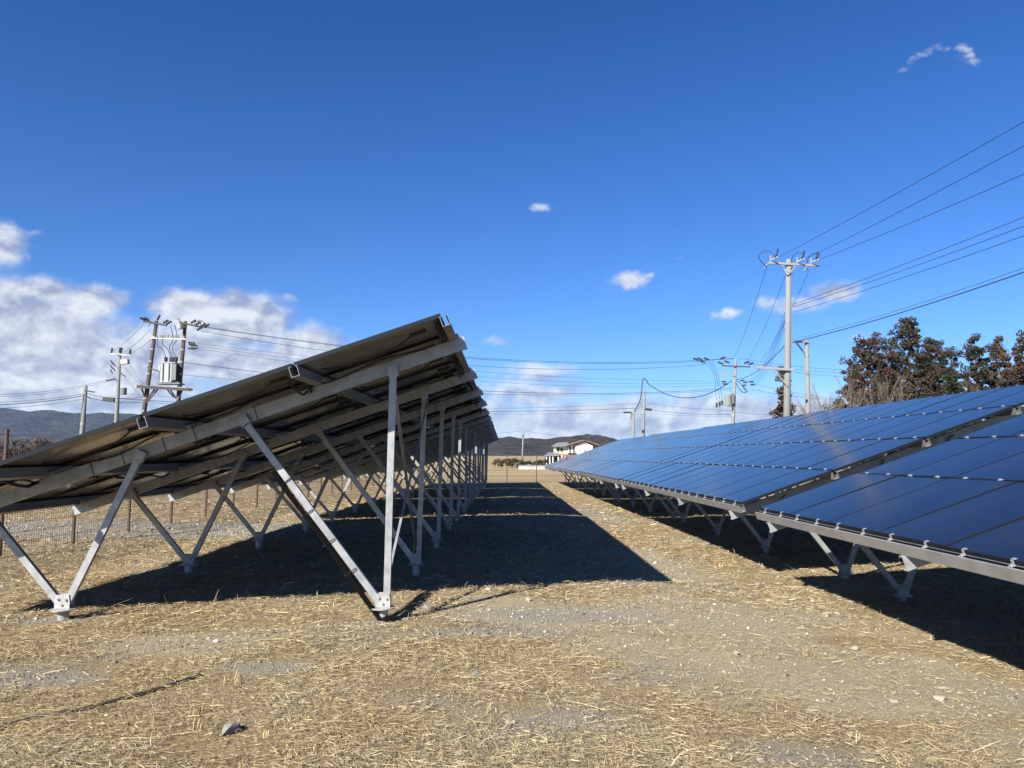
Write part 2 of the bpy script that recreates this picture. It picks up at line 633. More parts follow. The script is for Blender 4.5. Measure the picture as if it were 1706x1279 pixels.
# ------------------------------------------------------------------ solar arrays
TILT = R(19.0)
PITCH = 1.33            # purlin spacing up the slope
SV = Vector((math.cos(TILT), 0, math.sin(TILT)))
NV = Vector((-math.sin(TILT), 0, math.cos(TILT)))
UV = Vector((0, 1, 0))
PURLIN_H, RAFTER_H, MOD_T = .09, .12, .036


def cprof(w, h, t, lip):
    """lipped C outline: web on the -x side, open towards +x; w deep, h high, centred in h"""
    a = h / 2
    return [(0, -a), (w, -a), (w, -a + lip), (w - t, -a + lip), (w - t, -a + t), (t, -a + t), (t, a - t), (w - t, a - t),
            (w - t, a - lip), (w, a - lip), (w, a), (0, a)]


def arm(p0, p1, w=.045, h=.062, front=-1.0):
    """a C-section strut in the plane of the frame, web facing the row's near end"""
    p0, p1 = Vector(p0), Vector(p1)
    d = (p1 - p0).normalized()
    side = d.cross(UV).normalized()
    m = MB()
    m.prof(cprof(w, h, .004, .012), p0, p1, UV, side)
    return m


def solar_table(nm, mw, rafters, z0, ext, label, cat, group, loc, rz, cables=False, clamps=False, brace_bays=(), trim=0.0):
    root = tag(empty('solar_array', loc, rz), label, cat, group)
    L = nm * mw
    P = lambda s, u, n: Vector((0, 0, z0)) + SV * s + UV * u + NV * n
    basis = Matrix((SV, UV, NV)).transposed()
    # one module, its own origin at the lower near corner
    ph, pw = PITCH - .022, mw - .012
    m = MB()
    m.add([P(s, u, n) - Vector((0, 0, z0)) for s in (.011, .011 + ph) for u in (.004, .004 + pw) for n in (-.0075, -.002)],
          [(1, 3, 7, 5)], 0)
    m.add([P(s, u, n) - Vector((0, 0, z0)) for s in (.011, .011 + ph) for u in (.004, .004 + pw) for n in (-.0075, -.002)],
          [(0, 4, 6, 2)], 1)
    fw = .011
    zc = Vector((0, 0, 0))

    def bx(s0, s1, u0, u1, n0, n1, mi):
        c = SV * ((s0 + s1) / 2) + UV * ((u0 + u1) / 2) + NV * ((n0 + n1) / 2)
        m.box(c, (s1 - s0, u1 - u0, n1 - n0), mi, basis)
    bx(0.011, .011 + fw, 0, mw - .004, -MOD_T, 0, 2)
    bx(PITCH - .011 - fw, PITCH - .011, 0, mw - .004, -MOD_T, 0, 2)
    bx(.011 + fw, PITCH - .011 - fw, 0, fw, -MOD_T, -.0004, 2)
    bx(.011 + fw, PITCH - .011 - fw, mw - .004 - fw, mw - .004, -MOD_T, -.0004, 2)
    first = None
    for r_ in range(4):
        for k in range(nm):
            if first is None:
                first = m.build('solar_panel', [M_GLASS, M_BACK, M_FRAME], root)
                o = first
                if cables:
                    jm = MB()
                    jm.box(SV * (PITCH * .80) + UV * (mw * .48) - NV * .017, (.15, .085, .02), 0, basis)
                    jb = jm.build('junction_box', M_BLACK, first, bevel=.004)
                    cm = MB()
                    pts = [SV * (PITCH * .80 - .06) + UV * mw * .48 - NV * .02]
                    for q in range(1, 9):
                        f = q / 8
                        pts.append(SV * (PITCH * (.80 - .68 * f) - .06) + UV * (mw * (.48 + .22 * math.sin(f * 2.6))) - NV * (.022 + .05 * math.sin(f * 3.1)))
                    cm.tube(pts, .008, 5)
                    cm.build('panel_cable', M_BLACK, first, smooth=True)
            else:
                o = copy_tree(first, root)
            jit = rng.normal(0, .0012)
            o.location = Vector((0, 0, z0)) + SV * (PITCH * r_) + UV * (k * mw) + NV * jit
            o.rotation_euler = (rng.normal(0, .0012), rng.normal(0, .0012), 0)
    # purlins
    hw = .036
    pp = [(-hw, .0), (-hw, -PURLIN_H), (hw, -PURLIN_H), (hw, 0), (hw - .018, 0), (hw - .018, -.003), (hw - .0035, -.003), (hw - .0035, -PURLIN_H + .0035),
          (-hw + .0035, -PURLIN_H + .0035), (-hw + .0035, -.003), (-hw + .018, -.003), (-hw + .018, 0)]
    for j in range(5):
        sc = PITCH * j + (-.012 if j == 0 else (.012 if j == 4 else 0))
        pm = MB()
        pm.prof(pp, P(sc, -.03, -MOD_T), P(sc, L + .03, -MOD_T), SV, NV)
        po = pm.build('purlin', M_PURL, root)
        if clamps:
            c0 = None
            for k in range(nm):
                for fr in (.24, .76):
                    u = (k + fr) * mw
                    if c0 is None:
                        cm = MB()
                        if j in (0, 4):
                            sg = -1 if j == 0 else 1
                            cm.box(SV * (-sg * .018) + NV * (MOD_T + .0035), (.022, .036, .004), 0, basis)
                            cm.box(SV * (sg * .0) + NV * (MOD_T / 2 + .001), (.006, .022, MOD_T + .002), 0, basis)
                            cm.box(SV * (sg * .014) + NV * .003, (.034, .036, .005), 0, basis)
                            cm.box(SV * (sg * .016) + NV * .01, (.014, .014, .012), 0, basis)
                        else:
                            cm.box(NV * (MOD_T + .003), (.036, .05, .004), 0, basis)
                            cm.box(NV * (MOD_T / 2), (.012, .05, MOD_T), 0, basis)
                            cm.box(NV * (MOD_T + .009), (.015, .015, .009), 0, basis)
                        c0 = cm.build('clamp', M_CLAMP, po)
                        c = c0
                    else:
                        c = c0.copy()
                        COL.objects.link(c)
                        c.parent = po
                    c.location = P(sc if j in (1, 2, 3) else PITCH * j, u, -MOD_T)
    nb = -MOD_T - PURLIN_H
    lo, hi = -.075, 4 * PITCH + .115
    rc = nb - RAFTER_H / 2 - .002
    for u in rafters:
        rm = MB()
        rm.prof(cprof(.05, RAFTER_H, .004, .016), P(lo, u, rc), P(hi, u, rc), UV, NV)
        ro = rm.build('rafter', M_STEEL, root)
        # clip that ties the rafter to each purlin
        for j in range(5):
            bm_ = MB()
            bm_.box(P(PITCH * j + .055, u + .025, nb + .022), (.04, .06, .045), 0, basis)
            bm_.build('clip', M_BRKT, ro)
    zr = lambda x: z0 + x * math.tan(TILT) + (rc - .02) / math.cos(TILT)
    foot_a, foot_b = 1.53, 4.44
    for i, u in enumerate(rafters):
        uy = u - .048
        for fx, tops in ((foot_a, (.74, 2.18)), (foot_b, (3.12, 4.52))):
            jx, jy = rng.normal(0, .012), rng.normal(0, .02)
            fy = uy + jy
            pm = MB()
            pm.tube([(fx + jx, fy + .022, -.45), (fx + jx, fy + .022, .09 - ext)], .048, 14)
            pm.build('ground_screw', M_STEEL, root, smooth=False)
            bm_ = MB()
            bz = .10 - ext
            bm_.prof([(-.068, 0), (.068, 0), (.070, .06), (.058, .125), (-.058, .125), (-.070, .06)], (fx + jx, fy - .012, bz), (fx + jx, fy - .004, bz), (1, 0, 0), (0, 0, 1))
            bm_.prof([(-.068, 0), (.068, 0), (.070, .06), (.058, .125), (-.058, .125), (-.070, .06)], (fx + jx, fy + .056, bz), (fx + jx, fy + .064, bz), (1, 0, 0), (0, 0, 1))
            bm_.box((fx + jx, fy + .026, bz + .005), (.136, .06, .008))
            br = bm_.build('foot_bracket', M_BRKT, root)
            fm = MB()
            tl = rng.normal(0, .035)
            n = 18
            ring = [(math.cos(2 * math.pi * k / n) * .112, math.sin(2 * math.pi * k / n) * .112) for k in range(n)]
            fm.prof(ring, (fx + jx, fy + .022, bz - .012), (fx + jx, fy + .022, bz - .003), (1, 0, tl), (0, 1, rng.normal(0, .03)))
            fm.build('flange', M_BRKT, br)
            for (bx_, bz_) in ((-.034, .085), (.035, .08), (.0, .033)):
                qm = MB()
                qm.tube([(fx + jx + bx_, fy - .012, bz + bz_), (fx + jx + bx_, fy - .026, bz + bz_)], .011, 6)
                qm.build('bolt', M_STEEL, br)
            for sgn, tx in zip((-1, 1), tops):
                p0 = Vector((fx + jx + sgn * .034, fy + .0, bz + .045))
                p1 = Vector((tx, uy, zr(tx)))
                d = (p1 - p0).normalized()
                ao = arm(p0, p1 + d * .02).build('strut', M_STEEL, root)
                gm = MB()
                gm.prof([(-.045, -.075), (.045, -.075), (.05, .03), (-.05, .03)], p1 + Vector((0, -.005, 0)), p1 + Vector((0, .045, 0)), d.cross(UV).normalized(), d)
                gm.build('head_bracket', M_STEEL, ao)
    for bay in brace_bays:
        ya, yb = rafters[bay] + .03, rafters[bay + 1] - .06
        for (x0, za, x1, zb_, off) in ((4.50, zr(4.5) - .12, 4.42, .33 - ext, 0), (4.42, .33 - ext, 4.50, zr(4.5) - .12, .055)):
            xm = MB()
            a, b = Vector((x0 + off, ya, za)), Vector((x1 + off, yb, zb_))
            d = (b - a).normalized()
            xm.prof([(-.022, 0), (.022, 0), (.022, .005), (-.017, .005), (-.017, .025), (-.022, .025)], a, b, d.cross(Vector((1, 0, 0))).normalized(), (1, 0, 0))
            xm.build('cross_brace', M_STEEL, root)
    if cables:
        # bundles of string cable sagging beside the purlins
        for j in range(1, 5):
            for q in range(2):
                pts = []
                n = int(L / .16)
                ph0 = rng.uniform(0, 6)
                for k in range(n + 1):
                    u = .15 + (L - .3) * k / n
                    sag = .045 * math.sin(u * 3.1 + ph0) + .03 * math.sin(u * 7.7 + ph0 * 2)
                    pts.append(P(PITCH * j - .075 - .03 * q + .02 * math.sin(u * 2.3 + ph0), u, -.085 - q * .02 + sag - .02))
                cm = MB()
                cm.tube(pts, .011 if q else .016, 5)
                cm.build('string_cable', M_BLACK, root, smooth=True)
        # leads tied along the rafter
        for u in rafters[:2]:
            pts = []
            for k in range(25):
                f = k / 24
                s = PITCH * (.9 + 2.9 * f)
                pts.append(P(s, u - .015, nb + .03 + .028 * math.sin(f * 23) - .02 * math.sin(f * 9)))
            cm = MB()
            cm.tube(pts, .008, 5)
            cm.build('string_cable', M_BLACK, root, smooth=True)
    return root, P, zr


# left row: seen from behind, high side towards the gangway
LX, LZ0 = -5.577, .975
G_L = 'solar arrays of the left row seen from behind'
first_raft = [.78 + 2.85 * k for k in range(4)]
arrL, PL, zrL = solar_table(11, .985, first_raft, LZ0, 0.0, 'front solar array of the left row, black corrugated conduit along its strut', 'solar array', G_L,
                            (LX, 6.5, 0), 0, cables=True, brace_bays=(0,))
# corrugated conduit strapped to the first long strut, cable ties round strut and rafter
fa = Vector((4.44 - .05, first_raft[0] - .048, .15))
fb = Vector((3.12, first_raft[0] - .048, zrL(3.12)))
dd = (fb - fa).normalized()
low = Vector((-dd.z, 0, dd.x))
if low.z > 0:
    low = -low
cpts, crad = [], []
n = 330
for k in range(n + 1):
    f = k / n
    p = fa + (fb - fa) * (-.13 + f * .86) + low * (.052 + .008 * math.sin(f * 9.0)) + Vector((0, .012, 0))
    p.z = max(p.z, .0)
    cpts.append(p)
    crad.append((.030, .030, .018)[k % 3])
m = MB()
m.tube(cpts, crad, 9)
con = m.build('conduit', M_CONDUIT, arrL)
for f in (.17, .33, .49, .66, .97):
    m = MB()
    c = fa + (fb - fa) * f
    sd = dd.cross(UV).normalized()
    wlow = .086 if f < .9 else .035
    ring = []
    for (a, b) in ((-.034, -.006), (-.034, .052), (wlow, .052), (wlow, -.006), (-.034, -.006)):
        ring.append(c + low * a + UV * b)
    m.tube(ring, .005, 5)
    m.build('cable_tie', M_CONDUIT, con)
for s in (1.75, 2.05, 2.45, 2.75, 3.35):
    m = MB()
    c = PL(s, first_raft[0], -MOD_T - PURLIN_H - RAFTER_H / 2)
    m.tube([c + NV * a + UV * b for (a, b) in ((.066, -.005), (-.066, -.005), (-.066, .056), (.066, .056), (.066, -.005))], .0035, 5)
    m.build('cable_tie', M_BLACK, arrL)

arr2, _, _ = solar_table(10, .985, [.62 + 2.86 * k for k in range(4)], LZ0, 0.0, 'second solar array from the front in the left row, seen from behind', 'solar array', G_L,
                         (LX, 17.68, -.045), 0, cables=True, brace_bays=(1,))
for i, (y, z, lb) in enumerate(((27.85, -.09, 'third solar array from the front in the left row, seen from behind'),
                                (38.0, -.13, 'rearmost solar array of the left row, ending by the far fence'))):
    c = copy_tree(arr2)
    c.location = (LX + .01 * i, y, z)
    c['label'] = lb

# right row: seen from the glass side, its direction turned slightly
RZ = .0125
G_R = 'solar arrays of the right row seen from the glass side'


def rowpt(d, z):
    return (3.25 - math.tan(RZ) * d, d, z)


arrR, _, _ = solar_table(10, .985, [.40, 3.42, 6.43, 9.45], 1.01, .07, 'second solar array of the right row, beyond the open gap, dark blue glass', 'solar array', G_R,
                         rowpt(10.28, -.145), RZ, clamps=True, brace_bays=(0,))
for y, z, lb in ((-.27, -.172, 'nearest solar array of the right row, dark blue glass running out of the picture'),
                 (20.45, -.16, 'third solar array of the right row, sky reflected pale on its glass'),
                 (30.65, -.19, 'fourth solar array of the right row, small in the distance'),
                 (40.85, -.24, 'rearmost solar array of the right row, narrow tip in front of the house')):
    c = copy_tree(arrR)
    c.location = rowpt(y, z)
    c['label'] = lb

# ------------------------------------------------------------------ fences
def fence(name, pts, h, label, bayname='mesh_panel', group=None):
    """posts at pts (x, y), brown wire mesh between"""
    root = tag(empty(name, (pts[0][0], pts[0][1], gzf(*pts[0]))), label, 'fence', group)
    o0 = root.location
    for i, (x, y) in enumerate(pts):
        z = gzf(x, y)
        m = MB()
        lean = rng.normal(0, .008)
        m.tube([Vector((x, y, z - .3)) - o0, Vector((x + lean * h, y, z + h + .06)) - o0], .03, 10)
        po = m.build('post', M_POST, root)
        m = MB()
        m.tube([Vector((x + lean * h, y, z + h + .06)) - o0, Vector((x + lean * h, y, z + h + .075)) - o0], .034, 10)
        m.build('post_cap', M_POST, po)
        if i + 1 < len(pts):
            x1, y1 = pts[i + 1]
            z1 = gzf(x1, y1)
            a, b = Vector((x, y, z)) - o0, Vector((x1, y1, z1)) - o0
            L = (b - a).length
            d = (b - a) / L
            nrm = Vector((d.y, -d.x, 0))
            m = MB()
            nw = int(L / .062)
            wr = .0023
            prof = [(0.05, 0), (.35, 0), (.42, .05), (.49, 0), (h - .24, 0), (h - .17, .05), (h - .1, 0), (h, 0)]
            for k in range(1, nw):
                c = a + d * (L * k / nw) + nrm * .036
                for (za, oa), (zb, ob) in zip(prof[:-1], prof[1:]):
                    m.prof([(-wr, -wr), (wr, -wr), (wr, wr), (-wr, wr)], c + Vector((0, 0, za)) + nrm * oa, c + Vector((0, 0, zb)) + nrm * ob, d, nrm)
            hz = .05
            for hz in list(np.arange(.05, h + .01, .15)):
                m.prof([(-wr, -wr), (wr, -wr), (wr, wr), (-wr, wr)], a + Vector((0, 0, hz)) + nrm * .041, b + Vector((0, 0, hz)) + nrm * .041, nrm, (0, 0, 1))
            m.build(bayname, M_WIRE, root)
    return root


left_pts = [(-7.69 + .02 * k, 8.0 + 1.96 * k) for k in range(0, 23)]
fence('mesh_fence', left_pts, 1.86, 'brown wire mesh fence running along behind the left solar row')
fx0 = left_pts[-1][0]
far_pts = [(-7.7 + 1.96 * k, 51.4) for k in range(0, 12)]
fence('mesh_fence', far_pts, 1.75, 'brown wire mesh fence across the far end of the gangway')

# ------------------------------------------------------------------ poles
def pole_root(name, px, py_top, Y, label, cat='utility pole', group=None, px_low=None, py_low=None):
    """Empty at the foot of a pole whose head is at a photo mark, Y metres ahead; returns root, head, foot (world)"""
    top = at(px, py_top, Y)
    if px_low is not None:
        low = at(px_low, py_low, Y)
        t = (gzf(low.x, Y) - top.z) / (low.z - top.z)
        foot = top + (low - top) * t
    else:
        foot = Vector((top.x, Y, gzf(top.x, Y)))
    root = tag(empty(name, foot), label, cat, group)
    return root, top, foot


def add_pole(root, top, foot, r0, r1, m_, name='pole'):
    m = MB()
    d = (top - foot)
    m.tube([Vector((0, 0, -.4)), d * .5, d], [r0, (r0 + r1) / 2, r1], 14)
    return m.build(name, m_, root, smooth=True)


def bar(root, name, a, b, w, h, m_, org):
    a, b = Vector(a) - org, Vector(b) - org
    d = (b - a).normalized()
    up = Vector((0, 0, 1)) if abs(d.z) < .9 else Vector((1, 0, 0))
    s = d.cross(up).normalized()
    m = MB()
    m.prof([(-w / 2, -h / 2), (w / 2, -h / 2), (w / 2, h / 2), (-w / 2, h / 2)], a, b, s, s.cross(d))
    return m.build(name, m_, root)


def insulator(root, p, axis, ln, org, r=.07, name='insulator', m_=None):
    p, axis = Vector(p) - org, Vector(axis).normalized()
    m = MB()
    pts, rad = [], []
    for k in range(7):
        pts.append(p + axis * ln * k / 6)
        rad.append(r if k % 2 else r * .45)
    m.tube(pts, rad, 8)
    return m.build(name, m_ or M_INS, root)


def tube_part(root, name, pts, r, m_, org, sides=5):
    m = MB()
    m.tube([Vector(p) - org for p in pts], r, sides)
    return m.build(name, m_, root, smooth=True)


def bez(pts, n=10):
    """smooth curve through points (Catmull-Rom)"""
    pts = [Vector(p) for p in pts]
    P_ = [pts[0] * 2 - pts[1]] + pts + [pts[-1] * 2 - pts[-2]]
    out = []
    for i in range(1, len(P_) - 2):
        for k in range(n):
            t = k / n
            a, b, c, d = P_[i - 1:i + 3]
            out.append(.5 * ((2 * b) + (c - a) * t + (2 * a - 5 * b + 4 * c - d) * t * t + (3 * b - a - 3 * c + d) * t ** 3))
    out.append(pts[-1])
    return out


def wire(p0, p1, sag, label, group=None, r=.016, name='power_line', cat='power line', n=28):
    p0, p1 = Vector(p0), Vector(p1)
    mid = (p0 + p1) / 2
    m = MB()
    pts = [p0.lerp(p1, k / n) - Vector((0, 0, 4 * sag * (k / n) * (1 - k / n))) - p0 for k in range(n + 1)]
    m.tube(pts, r * .78, 5)
    o = m.build(name, M_LINE, smooth=True)
    o.location = p0
    return tag(o, label, cat, group)


# --- tall concrete pole on the right
YM = 35.0
root, top, foot = pole_root('utility_pole', 1314, 432, YM, 'tall grey concrete pole with long crossarm and step bolts above the right arrays', px_low=1311, py_low=694)
add_pole(root, top, foot, .19, .115, M_CONC)
o_ = foot
cl, cr = at(1279, 437.5, YM - .12), at(1364, 442.5, YM - .12)
bar(root, 'crossarm', cl, cr, .09, .1, M_RUST, o_)
bar(root, 'crossarm_brace', at(1302, 440, YM - .12), at(1312, 458, YM - .15), .05, .05, M_RUST, o_)
bar(root, 'crossarm_brace', at(1326, 441, YM - .12), at(1313, 458, YM - .15), .05, .05, M_RUST, o_)
heads = [at(1284, 433, YM - .1), at(1328, 436, YM - .1), at(1351, 437, YM - .1)]
for hp, dx in zip(heads, (-.2, .1, .2)):
    insulator(root, hp + Vector((0, 0, -.06)), (0, -.1, 1), .26, o_, .055)
    insulator(root, hp + Vector((0, -.1, -.02)), (.5, -1, .12), .42, o_, .05, 'strain_insulator', M_INS)
    insulator(root, hp + Vector((-.05, .1, -.05)), (-.35, .8, -.75), .42, o_, .045, 'strain_insulator', M_INS)
    tube_part(root, 'jumper', bez([hp + Vector((.1, -.35, .02)), hp + Vector((dx + .15, -.2, .32)), hp + Vector((dx - .1, 0, .42)), hp + Vector((dx - .3, .15, .15)), hp + Vector((-.1, .25, -.3))], 6), .018, M_LINE, o_)
    tube_part(root, 'fuse_cutout', [hp + Vector((.22, -.05, .12)), hp + Vector((.34, -.05, .5))], .04, M_LINE, o_, 6)
for k in range(17):
    t = .30 + .040 * k
    p = foot.lerp(top, t)
    s = -1 if k % 2 else 1
    m = MB()
    m.tube([Vector((s * .12, 0, 0)) + (p - o_), Vector((s * .30, 0, .01)) + (p - o_)], .012, 5)
    m.build('step_bolt', M_RUST, root)
for py in (452, 478, 487, 507, 520, 563, 571, 612, 620):
    p = foot.lerp(top, (foot.z - at(1313, py, YM).z) / (foot.z - top.z))
    m = MB()
    m.tube([p - o_ - Vector((0, 0, .04)), p - o_ + Vector((0, 0, .04))], .185 - .075 * (p.z - foot.z) / (top.z - foot.z), 14)
    m.build('pole_band', M_RUST, root)
bar(root, 'side_arm', at(1259, 611.5, YM - .2), at(1322, 616, YM - .2), .1, .11, M_RUST, o_)
bar(root, 'side_arm_brace', at(1290, 617, YM - .2), at(1312, 643, YM - .2), .05, .05, M_RUST, o_)

# --- strut pole beside it
root2, top2, foot2 = pole_root('utility_pole', 1344, 566, 36.5, 'slim grey concrete pole joined by a bracket to the tall pole', px_low=1346.5, py_low=690)
add_pole(root2, top2, foot2, .13, .095, M_CONC)
bar(root2, 'tie_arm', at(1319, 569, 36.2), at(1347, 569.5, 36.4), .07, .08, M_RUST, foot2)
bar(root2, 'tie_brace', at(1327, 571, 36.2), at(1341, 589, 36.4), .05, .05, M_RUST, foot2)
m = MB()
m.tube([at(1344.5, 591, 36.5) - foot2, at(1344.5, 593, 36.5) - foot2], .125, 12)
m.build('pole_band', M_RUST, root2)
for k in range(6):
    p = foot2.lerp(top2, .4 + .09 * k)
    m = MB()
    m.tube([p - foot2 + Vector((.09, 0, 0)), p - foot2 + Vector((.2, 0, 0))], .01, 5)
    m.build('step_bolt', M_RUST, root2)

# --- road side pole with cut-outs and a transformer
YR = 60.0
root3, top3, foot3 = pole_root('utility_pole', 1226, 598, YR, 'weathered pole with small transformer can and many insulators, between two pole groups', px_low=1221, py_low=708)
add_pole(root3, top3, foot3, .17, .10, M_CONC)
bar(root3, 'crossarm', at(1203, 609, YR - .15), at(1250, 611, YR - .15), .08, .1, M_OLDPOLE, foot3)
bar(root3, 'crossarm', at(1161, 601, YR - .15), at(1222, 597, YR - .15), .04, .05, M_LINE, foot3)
bar(root3, 'crossarm', at(1192, 625, YR - .15), at(1224, 625.5, YR - .15), .06, .07, M_RUST, foot3)
for (x, y, dx) in ((1205, 606, -1), (1215, 604, -1), (1247, 607, 1), (1240, 605, 1), (1163, 599.5, -1), (1170, 599, -1), (1181, 599, -1), (1200, 597.5, 1), (1175, 604, -1)):
    insulator(root3, at(x, y, YR - .1), (dx, 0, .35), .42, foot3, .10, 'insulator', M_LINE)
for (x, y, dx) in ((1210, 636, -1), (1212, 640, -1), (1233, 634, 1), (1238, 637, 1), (1236, 642, 1), (1248, 636, 1), (1250, 641, 1)):
    insulator(root3, at(x, y, YR - .1), (dx, 0, .1), .36, foot3, .08, 'insulator', M_LINE)
m = MB()
c = at(1213, 667, YR - .3) - foot3
m.tube([c + Vector((0, 0, -.42)), c + Vector((0, 0, .38)), c + Vector((0, 0, .44))], [.27, .27, .2], 14)
can = m.build('transformer_can', M_CONC, root3)
for dx in (-.12, .12):
    insulator(can, c + Vector((dx, 0, .42)) + foot3, (0, 0, 1), .2, foot3, .05, 'bushing')
bar(root3, 'can_bracket', at(1213, 676, YR - .2), at(1224, 676, YR - .1), .08, .08, M_RUST, foot3)
m = MB()
m.box(at(1221, 664, YR - .35) - foot3, (.22, .2, .8))
m.build('switch_box', M_DARKFIN, root3, bevel=.02)
for k, (x, y) in enumerate(((1194, 669), (1199, 667), (1203, 665))):
    tube_part(root3, 'drop_lead', bez([at(1176 + 5 * k, 600, YR - .2), at(1190 + 3 * k, 625, YR - .2), at(x - 2, 650, YR - .2), at(x, y - 3, YR - .2)], 6), .014, M_LINE, foot3)
    insulator(root3, at(x, y + 2, YR - .2), (0, 0, -1), .35, foot3, .10, 'fuse_cutout', M_LINE)
tube_part(root3, 'jumper', bez([at(1225, 636, YR - .2), at(1232, 648, YR - .4), at(1240, 654, YR - .4), at(1244, 650, YR - .4), at(1238, 643, YR - .3)], 6), .03, M_LINE, foot3)
tube_part(root3, 'jumper', bez([at(1226, 632, YR - .2), at(1235, 640, YR - .4), at(1243, 652, YR - .4), at(1247, 652, YR - .4)], 6), .025, M_LINE, foot3)
for k in range(8):
    p = foot3.lerp(top3, .32 + .07 * k)
    m = MB()
    m.tube([p - foot3 - Vector((0, 0, .05)), p - foot3 + Vector((0, 0, .05))], .165 - .05 * (.32 + .07 * k), 12)
    m.build('pole_band', M_RUST, root3)

# --- pair of slim poles further along
root4, top4, foot4 = pole_root('utility_pole', 1073.5, 648, 72, 'pale pole with a black cable looped high over its head', px_low=1071.5, py_low=730)
add_pole(root4, top4, foot4, .17, .11, M_CONC)
for k in range(6):
    p = foot4.lerp(top4, .45 + .085 * k)
    m = MB()
    m.tube([p - foot4 + Vector((-.22, 0, 0)), p - foot4 + Vector((.2, 0, 0))], .03, 6)
    m.build('pole_band', M_OLDPOLE, root4)
bar(root4, 'joint_box', at(1075, 681.5, 71.7), at(1086, 682.5, 71.7), .2, .2, M_LINE, foot4)
tube_part(root4, 'cable_loop', bez([at(1056, 690, 72), at(1060, 680, 72), at(1066, 668, 72), at(1068.5, 655, 72), at(1070.5, 636, 72), at(1073, 630.5, 72), at(1077, 634, 72), at(1080, 639, 71.5)], 6), .045, M_LINE, foot4)
root5, top5, foot5 = pole_root('utility_pole', 1056, 680, 70, 'thin white pole, shorter of the close pair', px_low=1055, py_low=735)
add_pole(root5, top5, foot5, .14, .10, M_CONC)
bar(root5, 'joint_box', at(1038.5, 687, 69.8), at(1052, 687, 69.8), .14, .14, M_LINE, foot5)
tube_part(root5, 'drop_lead', bez([at(1053, 688, 69.8), at(1051, 694, 69.8), at(1052, 698, 69.8)], 5), .04, M_LINE, foot5)
root6, top6, foot6 = pole_root('utility_pole', 872, 716, 190, 'tiny white pole far off in front of the hills', px_low=870.5, py_low=757)
add_pole(root6, top6, foot6, .24, .16, M_CONC)
bar(root6, 'crossarm', at(864.5, 717.5, 189.8), at(876, 717.5, 189.8), .15, .15, M_RUST, foot6)
bar(root6, 'equipment_box', at(869.5, 724, 189.7), at(871.5, 727, 189.7), .35, .35, M_DARKFIN, foot6)

# --- left: pale pole, taller pole behind, platform pair with transformer
rootA, topA, footA = pole_root('utility_pole', 142.5, 642, 42, 'plain grey concrete pole, shortest of the left poles', px_low=137, py_low=716)
add_pole(rootA, topA, footA, .16, .105, M_CONC)
bar(rootA, 'crossarm', at(141, 650.5, 41.8), at(157, 653, 41.8), .07, .08, M_LINE, footA)
bar(rootA, 'crossarm', at(140, 657.5, 41.8), at(152, 664, 41.8), .06, .06, M_LINE, footA)
m = MB()
p = footA.lerp(topA, .62)
m.tube([p - footA - Vector((0, 0, .06)), p - footA + Vector((0, 0, .06))], .145, 12)
m.build('pole_band', M_RUST, rootA)

YB = 52.0
rootB, topB, footB = pole_root('utility_pole', 199.5, 586, YB, 'grey pole with a crossarm and switch gear, left of the transformer platform', px_low=194, py_low=702)
add_pole(rootB, topB, footB, .17, .105, M_CONC)
bar(rootB, 'crossarm', at(184, 589, YB - .15), at(218, 592, YB - .15), .08, .1, M_RUST, footB)
for x, y in ((185.5, 588), (199, 587), (201.5, 587), (216, 590)):
    insulator(rootB, at(x, y, YB - .15), (.2, -.1, 1), .34, footB, .09, 'insulator', M_LINE)
bar(rootB, 'switch_box', at(202, 603, YB - .3), at(214, 602, YB - .3), .32, .3, M_RUST, footB)
bar(rootB, 'crossarm', at(199, 621, YB - .2), at(209, 627, YB - .2), .07, .07, M_LINE, footB)
bar(rootB, 'side_arm', at(177, 633, YB - .2), at(193, 632, YB - .2), .05, .06, M_LINE, footB)
bar(rootB, 'side_arm', at(177, 635, YB - .2), at(193, 631, YB - .2), .05, .06, M_LINE, footB)
m = MB()
c = at(206, 652, YB - .3) - footB
m.tube([c - Vector((0, 0, .22)), c + Vector((0, 0, .24))], .2, 12)
m.build('meter_can', M_DARKFIN, rootB)
bar(rootB, 'closure_box', at(172, 664.5, YB - 2), at(190.5, 666, YB - 2), .2, .26, M_LINE, footB)
for k in range(5):
    insulator(rootB, at(184 + 4 * (k % 2), 600 + 4 * k, YB - .2), (.4, 0, -.6), .3, footB, .05, 'insulator', M_LINE)

YH = 44.0
hl_top, hl_low = at(261, 534, YH), at(239, 690, YH)
hr_top, hr_low = at(309, 535, YH), at(297.5, 660, YH)
ft = []
for a, b in ((hl_top, hl_low), (hr_top, hr_low)):
    t = (gzf(b.x, YH) - a.z) / (b.z - a.z)
    ft.append(a + (b - a) * t)
rootH = tag(empty('platform_structure', (ft[0] + ft[1]) / 2), 'pair of dark leaning poles carrying a platform and crossarms behind the left array', 'pole structure')
oH = Vector(rootH.location)
for a, f in ((hl_top, ft[0]), (hr_top, ft[1])):
    m = MB()
    m.tube([f - oH - Vector((0, 0, .4)), a - oH], [.16, .10], 12)
    m.build('pole', M_OLDPOLE, rootH, smooth=True)
bar(rootH, 'crossarm', at(241, 535, YH - .15), at(278, 542, YH - .15), .08, .1, M_OLDPOLE, oH)
bar(rootH, 'crossarm', at(299, 537, YH - .15), at(337, 545, YH - .15), .08, .1, M_OLDPOLE, oH)
bar(rootH, 'tie_bar', at(252, 563, YH - .15), at(310, 565, YH - .15), .07, .08, M_RUST, oH)
for k in range(7):
    insulator(rootH, at(262 + 6 * k, 562.5, YH - .15), (0, 0, 1), .16, oH, .06)
for y in (643.5, 647):
    pass
m = MB()
